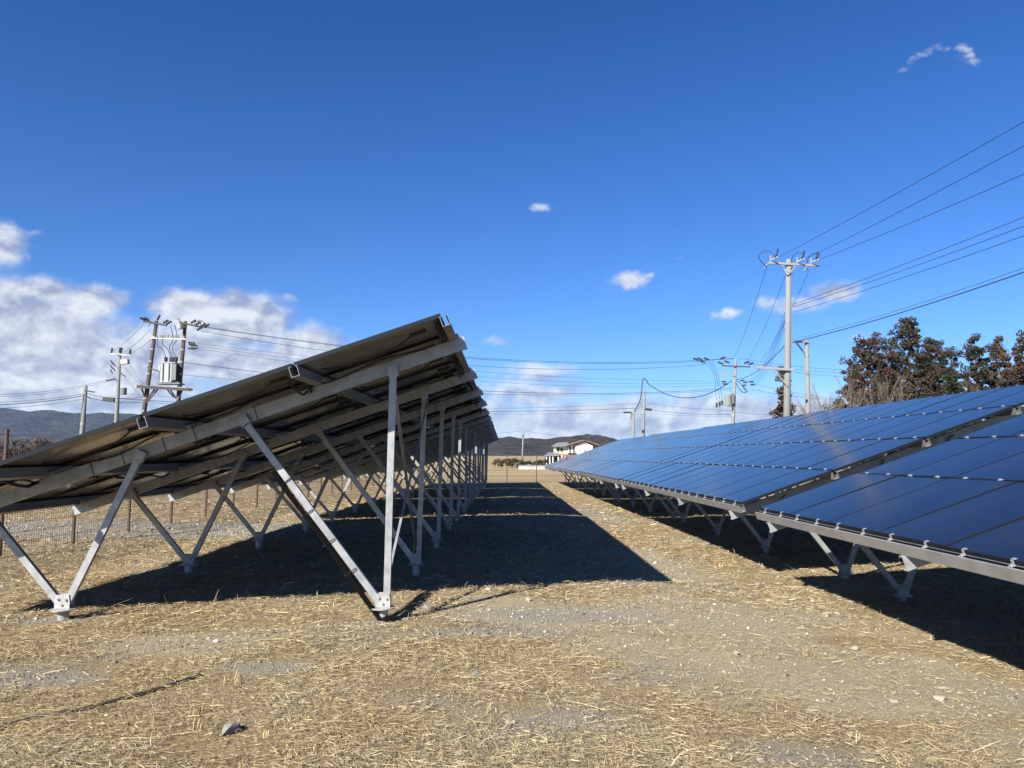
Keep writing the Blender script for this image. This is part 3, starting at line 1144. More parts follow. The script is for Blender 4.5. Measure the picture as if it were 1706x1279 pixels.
m.prof([(-.45, -.06), (.45, -.06), (.45, .06), (-.45, .06)], at(231, 644, YH) - oH, at(316, 648, YH) - oH, (0, 1, 0), (0, 0, 1))
plat = m.build('platform', M_RUST, rootH)
bar(plat, 'deck_beam', at(228, 643.5, YH - .5), at(317, 649, YH - .5), .1, .16, M_OLDPOLE, oH)
for (x0, y0, x1, y1) in ((236, 647, 241, 662), (258, 648, 243, 668), (263, 648, 244, 671), (278, 648, 290, 662), (283, 648, 294, 664), (304, 649, 297, 665)):
    bar(plat, 'platform_brace', at(x0, y0, YH - .3), at(x1, y1, YH - .1), .06, .07, M_OLDPOLE, oH)
for x, y, dx in ((242, 534, -1), (248, 534, -1), (262, 533, .3), (272, 538, 1), (277, 540, 1), (301, 537, -.4), (318, 538, 1), (326, 541, 1), (334, 544, 1), (340, 545, 1), (328, 550, 1)):
    insulator(rootH, at(x, y, YH - .15), (dx, 0, .6), .34, oH, .08, 'insulator', M_LINE if dx != -.4 else M_INS)
m = MB()
m.tube([at(300, 540, YH - .4) - oH, at(300, 548, YH - .4) - oH], .16, 12)
m.build('arrester', M_INS, rootH)
for k, (x, y, dx) in enumerate(((313, 570, 1), (314, 573, 1), (317, 575, 1), (313, 580, 1), (318, 579, 1))):
    insulator(rootH, at(x, y, YH - .15), (dx, 0, -.1), .42, oH, .06, 'insulator', M_LINE)
for x, y in ((336, 535), (331, 537), (246, 531)):
    tube_part(rootH, 'jumper', bez([at(x - 8, y + 6, YH - .3), at(x - 5, y - 1, YH - .3), at(x, y - 1, YH - .3), at(x + 4, y + 5, YH - .3), at(x + 2, y + 12, YH - .3)], 6), .02, M_LINE, oH)
bar(rootH, 'side_arm', at(245, 612, YH - .3), at(264, 618, YH - .3), .06, .07, M_OLDPOLE, oH)
for k in range(9):
    for a, f in ((hl_top, ft[0]), (hr_top, ft[1])):
        p = f.lerp(a, .3 + .075 * k)
        m = MB()
        m.tube([p - oH - Vector((0, 0, .04)), p - oH + Vector((0, 0, .04))], .168 - .06 * (.3 + .075 * k), 10)
        m.build('pole_band', M_RUST, rootH)

tb = at(284, 640.5, YH)
rootT = tag(empty('transformer', tb), 'pale grey finned transformer with black bushings, standing on the pole platform', 'transformer')
m = MB()
W_, D_, H_ = 1.02, .8, 1.12
m.box((-.1, 0, H_ / 2 + .08), (W_ * .62, D_, H_))
m.build('tank', M_TRANS, rootT, bevel=.02)
m = MB()
m.box((-.06, 0, H_ + .10), (W_ * .85, D_ * 1.08, .05))
m.build('lid', M_TRANS, rootT, bevel=.01)
m = MB()
m.box((0, 0, .04), (1.35, .7, .08))
m.build('skid', M_DARKFIN, rootT)
for k in range(7):
    m = MB()
    m.box((.26 + .0, -.36 + .12 * k, H_ / 2 + .14), (.36, .045, H_ * .84))
    m.build('fin', M_DARKFIN, rootT)
for k in range(2):
    m = MB()
    m.box((-.28 + .34 * k, -D_ / 2 - .03, H_ / 2 + .12), (.045, .06, H_ * .9))
    m.build('fin', M_DARKFIN, rootT)
for k, x in enumerate((-.32, -.02, .1, .27)):
    m = MB()
    m.tube([(x, 0, H_ + .12), (x, 0, H_ + .2), (x, 0, H_ + .24), (x, 0, H_ + .46)], [.06, .06, .10, .10], 10)
    bu = m.build('bushing', M_LINE, rootT)
    p0 = tb + Vector((x, 0, H_ + .46))
    q = [at(263, 563, YH - .2), at(272, 558, YH - .2), at(284, 543, YH - .2), at(291, 541, YH - .2)][k]
    tube_part(rootT, 'lead', bez([p0, p0 + Vector((-.25, 0, .5)), p0.lerp(q, .6) + Vector((-.22 if k < 2 else .1, 0, 0)), q], 8), .02, M_LINE, tb)
m = MB()
m.tube([(-.62, -.1, .3), (-.62, -.1, 1.0)], .02, 5)
m.build('gauge_rod', M_DARKFIN, rootT)
m = MB()
m.box((-.6, -.1, .92), (.1, .1, .3))
m.build('gauge', M_TRANS, rootT, bevel=.01)

# ------------------------------------------------------------------ lines
hi = ['upper', 'middle', 'lower']
G1 = 'high lines from the tall pole out of the picture to the right'
for k, (x, y, h) in enumerate(((1706, 193, heads[0]), (1706, 233, heads[1]), (1706, 280, heads[2]))):
    d = 20.0
    far = at(x, y, d)
    st = h + Vector((.2, -.45, .02))
    end = st + (far - st) * 1.75
    wire(st, end, .16, '%s of the three high lines from the crossarm ends to the upper right edge' % hi[k], G1, .013)
G2 = 'middle lines from the tall pole out of the picture to the right'
for k, (y0, y1) in enumerate(((507, 350), (511, 365), (520, 381))):
    st = at(1321, y0, YM - .15)
    far = at(1706, y1, 21)
    wire(st, st + (far - st) * 1.7, .2, '%s of the three lines from mid pole to the right edge' % hi[k], G2, .012)
for k, (y0, y1, r_, lb) in enumerate(((566, 430, .009, 'thin line just above the thick cable running to the right edge'), (570, 437, .022, 'thick cable, lowest line from the tall pole to the right edge'))):
    st = at(1321, y0, YM - .15)
    far = at(1706, y1, 22)
    wire(st, st + (far - st) * 1.6, .3, lb, None, r_)
for k, (x0, y0, x1, y1, lb) in enumerate(((1276, 447, 1221, 598, 'leftmost line dropping from the tall pole crossarm to the next pole'),
                                          (1309, 457, 1243, 604, 'middle line dropping from the tall pole top to the next pole'),
                                          (1348.5, 449, 1268, 600, 'line dropping behind the tall pole from its right crossarm end'))):
    wire(at(x0, y0, YM + .2), at(x1, y1, YR), .35, lb, None, .013)
G3 = 'bundle of low lines from the tall pole to the next pole'
for k, (y0, x1, y1) in enumerate(((520, 1250, 634), (528, 1251, 636), (533, 1252, 639), (536, 1254, 641), (545, 1256, 643))):
    wire(at(1308, y0, YM + .1), at(x1, y1, YR), .55, 'thin low line in the bundle sloping from the tall pole to the next pole', G3, .011)
wire(at(1307, 576, YM), at(1228, 632, YR), .35, 'thick cable sloping from the tall pole down to the weathered pole', None, .025)
# lines of the road, running across
G4 = 'high lines from the platform poles to the weathered pole'
for k, (x0, y0, x1, y1, s) in enumerate(((340, 544, 1163, 600, .86), (341, 545, 1172, 601.5, .9), (334, 551, 1176, 606.5, 1.15))):
    wire(at(x0, y0, YH), at(x1, y1, YR), s, '%s of the three high lines behind the left array to the weathered pole' % hi[k], G4, .015, n=40)
G5 = 'low lines from the platform poles to the weathered pole'
for k, (x0, y0, x1, y1, s) in enumerate(((329, 572, 1211, 635, .55), (328, 576, 1212, 638, .75), (326, 580, 1213, 641, .9))):
    wire(at(x0, y0, YH), at(x1, y1, YR), s, '%s of the faint low lines behind the left array to the weathered pole' % hi[k], G5, .009, n=40)
for (x0, y0, x1, y1, s, r_, lb) in ((303, 603, 1220, 646, 1.0, .018, 'upper cable from the right platform pole to the weathered pole'),
                                    (302, 624, 1220, 649, .75, .013, 'lower thin cable from the right platform pole to the weathered pole')):
    wire(at(x0, y0, YH), at(x1, y1, YR), s, lb, None, r_, n=40)
for (x0, y0, x1, y1, s, r_, lb) in ((200, 655, 1070, 671, .75, .012, 'upper phone line ending at the pale looped pole'),
                                    (200, 664, 1066, 679.5, .55, .022, 'thick phone line ending at the pale looped pole'),
                                    (200, 668, 1052, 686.5, .45, .012, 'lowest phone line ending at the thin white pole')):
    wire(at(x0, y0, YB), at(x1, y1, 71), s, lb, None, r_, n=40)
wire(at(1080, 639, 71.5), at(1219, 634, YR), 1.35, 'thick sagging cable between the looped pole and the weathered pole', None, .04)
for (x0, y0, x1, y1, s, r_, lb) in ((1078, 671, 1222, 684, .12, .012, 'upper line leaving the looped pole to the right'),
                                    (1088, 683, 1222, 690, .15, .02, 'thicker wavy line leaving the looped pole to the right'),
                                    (1078, 686, 1222, 693, .15, .01, 'lowest line leaving the looped pole to the right')):
    wire(at(x0, y0, 71.5), at(x1, y1, YR), s, lb, None, r_)
for (x0, y0, x1, y1, s, r_, lb) in ((1228, 596, 1480, 617, .3, .014, 'upper line right of the weathered pole, going behind the trees'),
                                    (1250, 604, 1480, 619, .35, .012, 'second line right of the weathered pole, going behind the trees'),
                                    (1252, 607, 1480, 628, .35, .014, 'third line right of the weathered pole, going behind the trees'),
                                    (1250, 637, 1480, 668, .4, .011, 'upper faint line passing behind the tall pole foot'),
                                    (1250, 648, 1480, 664, .4, .013, 'lower line passing behind the tall pole foot'),
                                    (1225, 686, 1330, 692, .1, .013, 'low line meeting the array glass by the tall pole'),):
    wire(at(x0, y0, YR), at(x1, y1, 64), s, lb, None, r_)
# left ends
for (x0, y0, x1, y1, s, lb) in ((186, 586, 242, 537, .15, 'left of three lines rising to the platform pole head'),
                                (205, 587, 250, 549, .12, 'middle of three lines rising to the platform pole head'),
                                (218, 588, 254, 563, .1, 'right of three lines rising to the platform pole tie bar')):
    wire(at(x0, y0, YB - .1), at(x1, y1, YH), s, lb, None, .014)
for (x0, y0, x1, y1, lb) in ((186, 600, 262, 690, 'left of the stays falling from the grey switch pole'),
                             (204, 606, 240, 645, 'middle of the stays falling from the grey switch pole'),
                             (216, 604, 238, 640, 'right of the stays falling from the grey switch pole')):
    wire(at(x0, y0, YB - .2), at(x1, y1, YB - 3), .1, lb, None, .010)
wire(at(200, 673, YB - .2), at(262, 617, YH), .05, 'thin line crossing behind the platform pole foot', None, .010)
for (y0, x1, y1, s, r_, lb) in ((643, 178, 633, .35, .013, 'topmost line at the left edge, to the grey switch pole'),
                                (646.5, 178, 636, .35, .010, 'second thin line at the left edge, to the grey switch pole'),
                                (664, 140, 656, .12, .013, 'upper of three lines at the left edge, to the plain pole'),
                                (668, 140, 659, .12, .022, 'thick of three lines at the left edge, to the plain pole'),
                                (673, 140, 664, .14, .012, 'lowest of three lines at the left edge, to the plain pole')):
    Y1 = YB if x1 > 150 else 41.9
    a, b = at(0, y0, Y1 - 3), at(x1, y1, Y1)
    wire(a + (a - b) * .6, b, s * 1.6, lb, None, r_)
for (x0, y0, x1, y1, lb) in ((144, 655, 240, 660, 'upper line between the plain pole and the platform poles'), (144, 661, 250, 668, 'lower line between the plain pole and the platform poles')):
    wire(at(x0, y0, 42), at(x1, y1, 46), .2, lb, None, .016)
for (x0, x1, lb) in ((875, 1010, 'hair thin line right of the tiny far pole'), (870, 700, 'hair thin line left of the tiny far pole')):
    wire(at(x0, 717.5, 190), at(x1, 729 if x1 > 900 else 723, 192), .6, lb, None, .035)

# ------------------------------------------------------------------ trees
def leaf_cloud(centres, radii, tints, per, size, rg, flat=.75):
    """small leaf faces scattered through clumps: (verts, faces, tint)"""
    n = len(centres)
    c = np.repeat(np.asarray(centres), per, 0)
    r_ = np.repeat(np.asarray(radii), per)
    t = np.repeat(np.asarray(tints), per, 0) * np.exp(rg.normal(0, .22, (n * per, 1)))
    d = rg.normal(size=(n * per, 3))
    d /= np.linalg.norm(d, axis=1)[:, None]
    rad = r_ * (rg.random(n * per) ** .45)
    p = c + d * rad[:, None] * np.array([1, 1, flat])
    a = rg.normal(size=(n * per, 3)) + d * .4
    a /= np.linalg.norm(a, axis=1)[:, None]
    b = np.cross(a, rg.normal(size=(n * per, 3)))
    b /= np.linalg.norm(b, axis=1)[:, None]
    s = size * (.55 + .9 * rg.random(n * per))[:, None]
    v = np.stack([p - a * s, p + b * s * .55, p + a * s, p - b * s * .55], 1).reshape(-1, 3)
    f = np.arange(n * per * 4).reshape(-1, 4)
    return v, f, np.repeat(t, 4, 0)


def conifer(px, py_top, Y, width_px, py_low, label, group, pal, seed, density=1.0, shape='cone'):
    density *= 1.7
    rg = np.random.default_rng(seed)
    top = at(px, py_top, Y)
    x, zg = top.x, gzf(top.x, Y)
    H = top.z - zg
    Rm = width_px / FPX * Y / 2
    root = tag(empty('conifer_tree', (x, Y, zg)), label, 'tree', group)
    m = MB()
    m.tube([(0, 0, -.3), (.05, 0, H * .5), (0, 0, H * .96)], [.26, .15, .03], 8)
    m.build('trunk', M_BARK, root, smooth=True)
    cs, rs, ts = [], [], []
    nlev = int(H * 1.9)
    lobes = rg.uniform(.6, 1.3, (nlev + 2, 7))
    for i in range(nlev):
        t = (i + .5) / nlev
        z = H * (.10 + .90 * t)
        if shape == 'cone':
            rr = Rm * (1.02 - t) ** .75
        else:
            rr = Rm * 1.10 * min(1, 1.55 * (1.05 - t) ** .62) * (.92 + .17 * math.sin(t * 10 + seed))
        rr = max(rr, .35)
        k = max(4, int(rr * 5.2 * density))
        a0 = rg.uniform(0, 6.3)
        for j in range(k):
            if rg.random() > .86:
                continue
            a = a0 + 2 * math.pi * j / k + rg.normal(0, .25)
            q = rr * lobes[i, j % 7] * rg.uniform(.3, 1.0)
            cs.append((math.cos(a) * q, math.sin(a) * q, z + rg.normal(0, .25) - q * .06))
            rs.append(rg.uniform(.2, .55) * (.8 + .08 * Rm))
            ts.append(np.array(pal[rg.integers(len(pal))]))
    cs.append((0, 0, H - .35)); rs.append(.4); ts.append(np.array(pal[0]))
    v, f, t = leaf_cloud(cs, rs, ts, 56, .115, rg)
    o = npmesh('crown', v, f, M_LEAF, t)
    o.parent = root
    bm_ = MB()
    for i in range(0, len(cs), 3):
        c = Vector(cs[i])
        bm_.tube([(0, 0, min(c.z + .3, H * .95)), c * 1.0], [.035, .012], 4, caps=False)
    bm_.build('limbs', M_BARK, root)
    return root


def bare_tree(px, py_top, Y, spread_px, label, group, seed, m_=None, trunk=.11, levels=5, name='bare_tree', cat='tree'):
    rg = random.Random(seed)
    top = at(px, py_top, Y)
    x, zg = top.x, gzf(top.x, Y)
    H = top.z - zg
    root = tag(empty(name, (x, Y, zg)), label, cat, group)
    tr, br = MB(), MB()
    wide = (spread_px / FPX * Y / 2) / H

    def grow(p, d, ln, r_, lv):
        mid = p + d * ln * .5 + Vector((rg.gauss(0, .04), rg.gauss(0, .04), 0)) * ln
        q = p + d * ln
        (tr if lv == levels else br).tube([p, mid, q], [r_, r_ * .85, r_ * .68], 6 if lv > 2 else 3, caps=False)
        if lv == 0:
            return
        for k in range(3 if lv < levels else 4):
            a = Vector((rg.gauss(0, 1), rg.gauss(0, 1), rg.gauss(.25, .5)))
            nd = (d * (1.0 if k else 1.5) + a * (.72 * min(1.6, wide * 2.2))).normalized()
            nd.z = nd.z * .9 + .12
            st = p.lerp(q, rg.uniform(.55, 1.0)) if k else q
            grow(st, nd.normalized(), ln * rg.uniform(.6, .82), r_ * (.66 if k == 0 else .5), lv - 1)
    tot = sum(.76 ** k for k in range(levels + 1))
    grow(Vector((0, 0, -.2)), Vector((rg.gauss(0, .05), 0, 1)).normalized(), H / tot * 1.06, trunk, levels)
    tr.build('trunk', m_ or M_TWIG, root, smooth=True)
    br.build('branches', m_ or M_TWIG, root)
    return root


RUST = [(.056, .031, .021), (.042, .027, .019), (.070, .040, .024), (.034, .026, .018), (.030, .031, .018)]
DARK = [(.034, .026, .018), (.026, .025, .017), (.042, .029, .020), (.024, .030, .016), (.048, .032, .021), (.022, .027, .015)]
GREEN = [(.024, .036, .015), (.034, .046, .018), (.02, .028, .013)]
G_T = 'conifer trees beyond the right solar row'
conifer(1304, 617, 62, 60, 700, 'reddish cone shaped conifer standing behind the tall concrete pole', G_T, RUST, 3, 1.1)
conifer(1450, 562, 68, 120, 690, 'rust brown conifer at the left end of the big tree clump', G_T, RUST, 5, 1.0, 'dome')
conifer(1420, 612, 66, 84, 690, 'low reddish conifer at the foot of the clump, left side', G_T, RUST, 6, 1.0, 'cone')
conifer(1512, 534, 70, 122, 690, 'tallest conifer, dark brown, in the middle of the clump', G_T, DARK, 8, 1.0, 'dome')
conifer(1553, 564, 73, 78, 690, 'narrow dark conifer touching the tallest one on its right', G_T, DARK, 9, .9, 'dome')
conifer(1583, 582, 76, 90, 690, 'low thin conifer between the clump and the right group', G_T, DARK, 10, .55, 'dome')
conifer(1623, 558, 70, 62, 690, 'dark round headed conifer, first of the right group', G_T, DARK, 12, .85, 'dome')
conifer(1661, 564, 72, 72, 690, 'orange brown conifer, second of the right group', G_T, RUST, 13, .9, 'dome')
conifer(1706, 557, 69, 84, 690, 'brown conifer cut by the right edge of the picture', G_T, RUST, 14, 1.0, 'dome')
conifer(1790, 560, 74, 80, 690, 'brown conifer beyond the right edge', G_T, DARK, 15, .7, 'dome')
conifer(1585, 628, 58, 66, 690, 'small green broad evergreen in front of the conifers', None, GREEN, 16, 1.2, 'dome')
G_B = 'leafless trees near the conifers'
bare_tree(1372, 624, 60, 70, 'small grey leafless tree between the slim pole and the conifers', G_B, 21, trunk=.13)
bare_tree(1404, 606, 63, 60, 'thin leafless tree at the left edge of the clump', G_B, 22, trunk=.05)
bare_tree(1465, 600, 60, 110, 'pale leafless tree with forked trunk in front of the clump', G_B, 23, trunk=.075)
bare_tree(1520, 622, 59, 120, 'spreading leafless tree in front of the tallest conifer', G_B, 24, trunk=.055)
bare_tree(1600, 600, 66, 80, 'leafless tree in the gap left of the right group', G_B, 25, trunk=.05)
G_S = 'leafless shrubs beyond the left fence'
M_SHRUB = mat('shrub_twig', (.085, .05, .038), .9, 0, .2)
for k, (x, y, Y, w, lb) in enumerate(((-60, 712, 44, 90, 'brown leafless shrub outside the left edge'), (8, 716, 40, 80, 'brown leafless shrub behind the first fence post'),
                                      (42, 716, 47, 80, 'dark leafless shrub right of the first fence post'), (80, 718, 43, 80, 'tallest brown shrub over the array edge'),
                                      (112, 722, 50, 80, 'small dark shrub by the plain pole foot'), (150, 728, 55, 80, 'low shrub behind the sloping array edge'))):
    bare_tree(x, y, Y, w * 1.4, lb, G_S, 40 + k, M_SHRUB, .05, 5, 'bare_shrub', 'shrub')


def hedge(px, py_top, Y, w_px, label, group, pal, seed, hscale=1.0):
    rg = np.random.default_rng(seed)
    c = at(px, py_top, Y)
    zg = gzf(c.x, Y)
    H, Wd = (c.z - zg), w_px / FPX * Y
    root = tag(empty('bush', (c.x, Y, zg)), label, 'bush', group)
    n = max(8, int(Wd * 6))
    cs = [(rg.uniform(-.5, .5) * Wd, rg.normal(0, .5), H * rg.uniform(.15, .8)) for _ in range(n)]
    v, f, t = leaf_cloud(cs, rg.uniform(.35, .65, n) * max(.7, H * .45), [np.array(pal[rg.integers(len(pal))]) for _ in range(n)], 60, .16, rg)
    npmesh('crown', v, f, M_LEAF, t).parent = root
    m = MB()
    for i in range(0, n, 3):
        m.tube([(cs[i][0] * .8, cs[i][1] * .5, -.1), cs[i]], [.05, .02], 4, caps=False)
    m.build('stems', M_BARK, root)


for k, (x, y, Y, w, lb) in enumerate(((-15, 728, 58, 80, 'dense brown thicket at the left edge beyond the fence'), (36, 731, 60, 56, 'dark thicket just right of the first fence post'),
                                      (84, 722, 62, 50, 'tall dark thicket over the sloping array edge'), (118, 728, 66, 44, 'low dark thicket left of the plain pole foot'))):
    hedge(x, y, Y, w, lb, 'thickets beyond the left fence', [(.05, .032, .026), (.035, .028, .022), (.06, .04, .03), (.03, .03, .02)], 60 + k)
G_H = 'bushes by the far house'
BROWN = [(.05, .04, .02), (.08, .05, .025), (.035, .04, .018), (.10, .06, .03)]
hedge(836, 763, 138, 26, 'brown bush left of the tiny far pole foot', G_H, BROWN, 1)
hedge(857, 760, 135, 34, 'rounded brown hedge under the tiny far pole', G_H, BROWN, 2)
hedge(884, 765, 140, 30, 'low olive bush left of the house porch', G_H, BROWN + GREEN, 3)
hedge(902, 765, 128, 18, 'dark bush beside the porch', G_H, GREEN + [(.02, .025, .02)], 4)

# ------------------------------------------------------------------ far house, wall, sheds
M_WHITE = mat('render_white', (.74, .72, .68), .8, 0, .3, (1.2, 4, (.66, .64, .6), .4, .7))
M_YELLOW = mat('render_yellow', (.60, .55, .34), .8)
M_ROOF = mat('roof_brown', (.20, .12, .10), .7, 0, .3, (3, 4, (.10, .055, .05), .4, .7))
M_ROOFG = mat('roof_grey', (.16, .17, .19), .5, 0, .4)
M_WIN = mat('window_dark', (.02, .025, .03), .1)
M_WOODD = mat('timber_dark', (.05, .035, .028), .7)
M_WALLC = mat('wall_concrete', (.42, .40, .36), .9, 0, .2, (.8, 5, (.30, .29, .27), .4, .7))
M_SHED = mat('shed_brown', (.16, .10, .07), .8, 0, .2, (1, 4, (.10, .065, .05), .4, .7))

YHO = 200.0
u_ = YHO / FPX
g_ = at(945, 757, YHO)
hz0 = gzf(g_.x, YHO)
hroot = tag(empty('house', (g_.x, YHO, hz0)), 'two storey house, white gable with brown frame window and yellow wing', 'house')
HO = Vector((g_.x, YHO, hz0))
L_ = lambda px, py, dy=0: at(px, py, YHO) - HO + Vector((0, dy, 0))


def hbox(name, x0, y0, x1, y1, dy0, dy1, m_, parent=hroot):
    a, b = L_(x0, y0), L_(x1, y1)
    m = MB()
    m.box(((a.x + b.x) / 2, (dy0 + dy1) / 2, (a.z + b.z) / 2), (abs(b.x - a.x), dy1 - dy0, abs(b.z - a.z)))
    return m.build(name, m_, parent)


# upper storey: gable front
m = MB()
a, b, c = L_(958.5, 757), L_(987, 757), L_(987, 742)
pk, el_ = L_(973, 735.3), L_(958.5, 742)
base = -.2
m.prof([(a.x, L_(0, 777).z), (b.x, L_(0, 777).z), (c.x, c.z), (pk.x, pk.z), (a.x, el_.z)], (0, 0, 0), (0, 9, 0), (1, 0, 0), (0, 0, 1))
gable = m.build('gable_wing', M_WHITE, hroot)
w = hbox('window', 966.5, 743.5, 976, 751.5, -.12, .05, M_WOODD, gable)
hbox('pane', 967.6, 744.6, 971, 750.4, -.16, -.08, M_WHITE, gable)
hbox('pane', 971.6, 744.6, 975, 750.4, -.16, -.08, M_WHITE, gable)
for (xa, ya, xb, yb) in ((943, 742.5, 974, 733.6), (972, 733.6, 998, 742.5)):
    m = MB()
    p, q = L_(xa, ya), L_(xb, yb)
    d = (q - p).normalized()
    nn = Vector((-d.z, 0, d.x))
    if nn.z < 0:
        nn = -nn
    m.prof([(0, 0), ((q - p).length, 0), ((q - p).length, .22), (0, .22)], (p.x, -1.0, p.z), (p.x, 9.6, p.z), d, nn)
    m.build('roof', M_ROOF, hroot)
yw = hbox('yellow_wing', 925.5, 741.5, 947, 775, .8, 8, M_YELLOW)
hbox('window', 928, 745, 932, 752, .7, .9, M_WIN, yw)
hbox('window', 934, 746, 938, 752, .7, .9, M_WIN, yw)
m = MB()
p, q = L_(922, 742.5), L_(948, 742)
m.add([(p.x, -.6, p.z), (q.x, -.6, q.z), (q.x, 4.5, q.z + .95), (p.x + 1.5, 4.5, p.z + .95), (p.x, 8.6, p.z), (q.x, 8.6, q.z),
       (p.x, -.6, p.z - .2), (q.x, -.6, q.z - .2), (p.x, 8.6, p.z - .2), (q.x, 8.6, q.z - .2)],
      [(0, 1, 2, 3), (3, 2, 5, 4), (0, 6, 7, 1), (0, 3, 4), (0, 4, 8, 6), (6, 8, 9, 7), (1, 7, 9, 5), (1, 5, 2), (4, 5, 9, 8)])
m.build('roof', M_ROOFG, hroot)
hbox('link_wall', 947, 741.5, 958.5, 775, .4, 7, M_WHITE)
for x0 in (948.5, 955):
    hbox('window', x0, 743, x0 + 2.6, 753, .3, .5, M_WIN)
m = MB()
for k in range(8):
    p, q = L_(944.5 + 2 * k, 749), L_(944.5 + 2 * k, 754)
    m.box((p.x, -.6, (p.z + q.z) / 2), (.05, .05, abs(p.z - q.z)))
p, q = L_(944, 749), L_(959.5, 749)
m.box(((p.x + q.x) / 2, -.6, p.z), (q.x - p.x, .07, .07))
p = L_(944, 754.3)
m.box(((p.x + q.x) / 2, -.2, p.z), (q.x - p.x, .9, .12))
m.build('balcony', M_WOODD, hroot)
# lower roofs
m = MB()
p, q, r1, r2 = L_(906, 758), L_(930, 758), L_(919, 754.5), L_(930, 753.5)
m.add([(p.x, -3.4, p.z), (q.x, -3.4, q.z), (q.x, .6, r2.z), (p.x + 1.2, .6, r2.z), (p.x, -3.4, p.z - .2), (q.x, -3.4, q.z - .2), (q.x, .6, r2.z - .2), (p.x + 1.2, .6, r2.z - .2)],
      [(0, 1, 2, 3), (0, 4, 5, 1), (1, 5, 6, 2), (3, 2, 6, 7), (0, 3, 7, 4), (4, 7, 6, 5)])
m.build('porch_roof', M_ROOFG, hroot)
m = MB()
p, q = L_(930, 758.5), L_(999, 750.5)
m.add([(p.x, -4.0, p.z - .9), (q.x, -4.0, p.z - .9), (q.x, .3, p.z + .35), (p.x, .3, p.z + .35), (p.x, -4, p.z - 1.1), (q.x, -4, p.z - 1.1), (q.x, .3, p.z + .15), (p.x, .3, p.z + .15)],
      [(0, 1, 2, 3), (0, 4, 5, 1), (1, 5, 6, 2), (3, 2, 6, 7), (0, 3, 7, 4), (4, 7, 6, 5)])
m.build('lower_roof', M_ROOF, hroot)
for x0 in (908.5, 914, 919, 928, 934, 939.5):
    hbox('porch_post', x0, 758.5, x0 + 1.5, 777, -3.1, -2.8, M_WHITE)
hbox('porch_wall', 907.5, 759, 950, 778, -.4, 0, M_WIN)
hbox('chimney_box', 991, 748, 994, 753, -1.5, -.7, M_WHITE)

p0, p1 = at(864, 778, 118), at(925, 778, 118)
zg = gzf(p0.x, 118)
wr = tag(empty('garden_wall', (p0.x, 118, zg)), 'low pale concrete wall with darker coping in the field before the house', 'wall')
m = MB()
m.box(((p1.x - p0.x) / 2, 0, .22), (p1.x - p0.x, .2, .6))
m.build('wall_face', M_WALLC, wr)
m = MB()
m.box(((p1.x - p0.x) / 2, .05, .60), (p1.x - p0.x + .1, .42, .14))
m.build('coping', M_ROOFG, wr)


def shed(px0, px1, py_top, py_low, Y, m_, roofm, label, door=None):
    a, b = at(px0, py_low, Y), at(px1, py_top, Y)
    zg = gzf((a.x + b.x) / 2, Y)
    rt = tag(empty('shed', ((a.x + b.x) / 2, Y, zg)), label, 'shed')
    Wd, H = b.x - a.x, b.z - zg
    m = MB()
    m.prof([(-Wd / 2, -.1), (Wd / 2, -.1), (Wd / 2, H * .86), (0, H * .98), (-Wd / 2, H * .86)], (0, 0, 0), (0, 3, 0), (1, 0, 0), (0, 0, 1))
    m.build('wall', m_, rt)
    for sg in (-1, 1):
        m = MB()
        m.prof([(0, 0), (sg * Wd * .56, -H * .135), (sg * Wd * .56, -H * .135 + .1), (0, .1)], (0, -.25, H * .985), (0, 3.25, H * .985), (1, 0, 0), (0, 0, 1))
        m.build('roof', roofm, rt)
    m = MB()
    m.box((Wd * .2, -.03, H * .38), (Wd * .34, .06, H * .76))
    m.build('door', M_WIN, rt)


shed(553, 581, 786, 811, 62, M_SHED, M_ROOFG, 'brown shed with dark doorway seen below the left array')
shed(650, 684, 778, 795, 105, M_WHITE, M_ROOF, 'white shed with red brown roof seen below the left array')
ta = at(603, 802, 64)
zg = gzf(ta.x, 64)
tr_ = tag(empty('water_tank', (ta.x, 64, zg)), 'white rounded tank beside the brown shed', 'tank')
m = MB()
m.tube([(0, 0, 0), (0, 0, .7), (0, 0, .95), (0, 0, 1.05)], [.42, .45, .3, .12], 16)
m.build('tank_body', M_WHITE, tr_, smooth=True)
m = MB()
m.tube([(0, 0, 1.04), (0, 0, 1.12)], .13, 12)
m.build('tank_lid', M_DARKFIN, tr_)

# ------------------------------------------------------------------ loose things on the ground
def rock(px, py, size, label, m_, seed, flat=.6):
    rg = np.random.default_rng(seed)
    Y = 4
    for _ in range(40):
        p = at(px, py, Y)
        e = p.z - gzf(p.x, Y)
        Y *= 1 + e / (CAMH - gzf(p.x, Y)) * .8
    bm_ = bmesh.new()
    bmesh.ops.create_icosphere(bm_, subdivisions=2, radius=1)
    cuts = [(Vector(rg.normal(size=3)).normalized(), rg.uniform(.45, .8)) for _ in range(9)]
    for v in bm_.verts:
        for nrm, dd_ in cuts:
            e = v.co.dot(nrm) - dd_
            if e > 0:
                v.co -= nrm * e
        v.co += Vector(rg.normal(0, .03, 3))
    me = bpy.data.meshes.new('rock')
    bm_.to_mesh(me)
    bm_.free()
    me.materials.append(m_)
    o = bpy.data.objects.new('rock', me)
    COL.objects.link(o)
    o.location = (p.x, p.y, gzf(p.x, p.y) + size * flat * .3)
    o.scale = (size, size * .8, size * flat)
    o.rotation_euler = (0, 0, rg.uniform(0, 6))
    tag(o, label, 'rock', 'loose rocks on the dry ground')


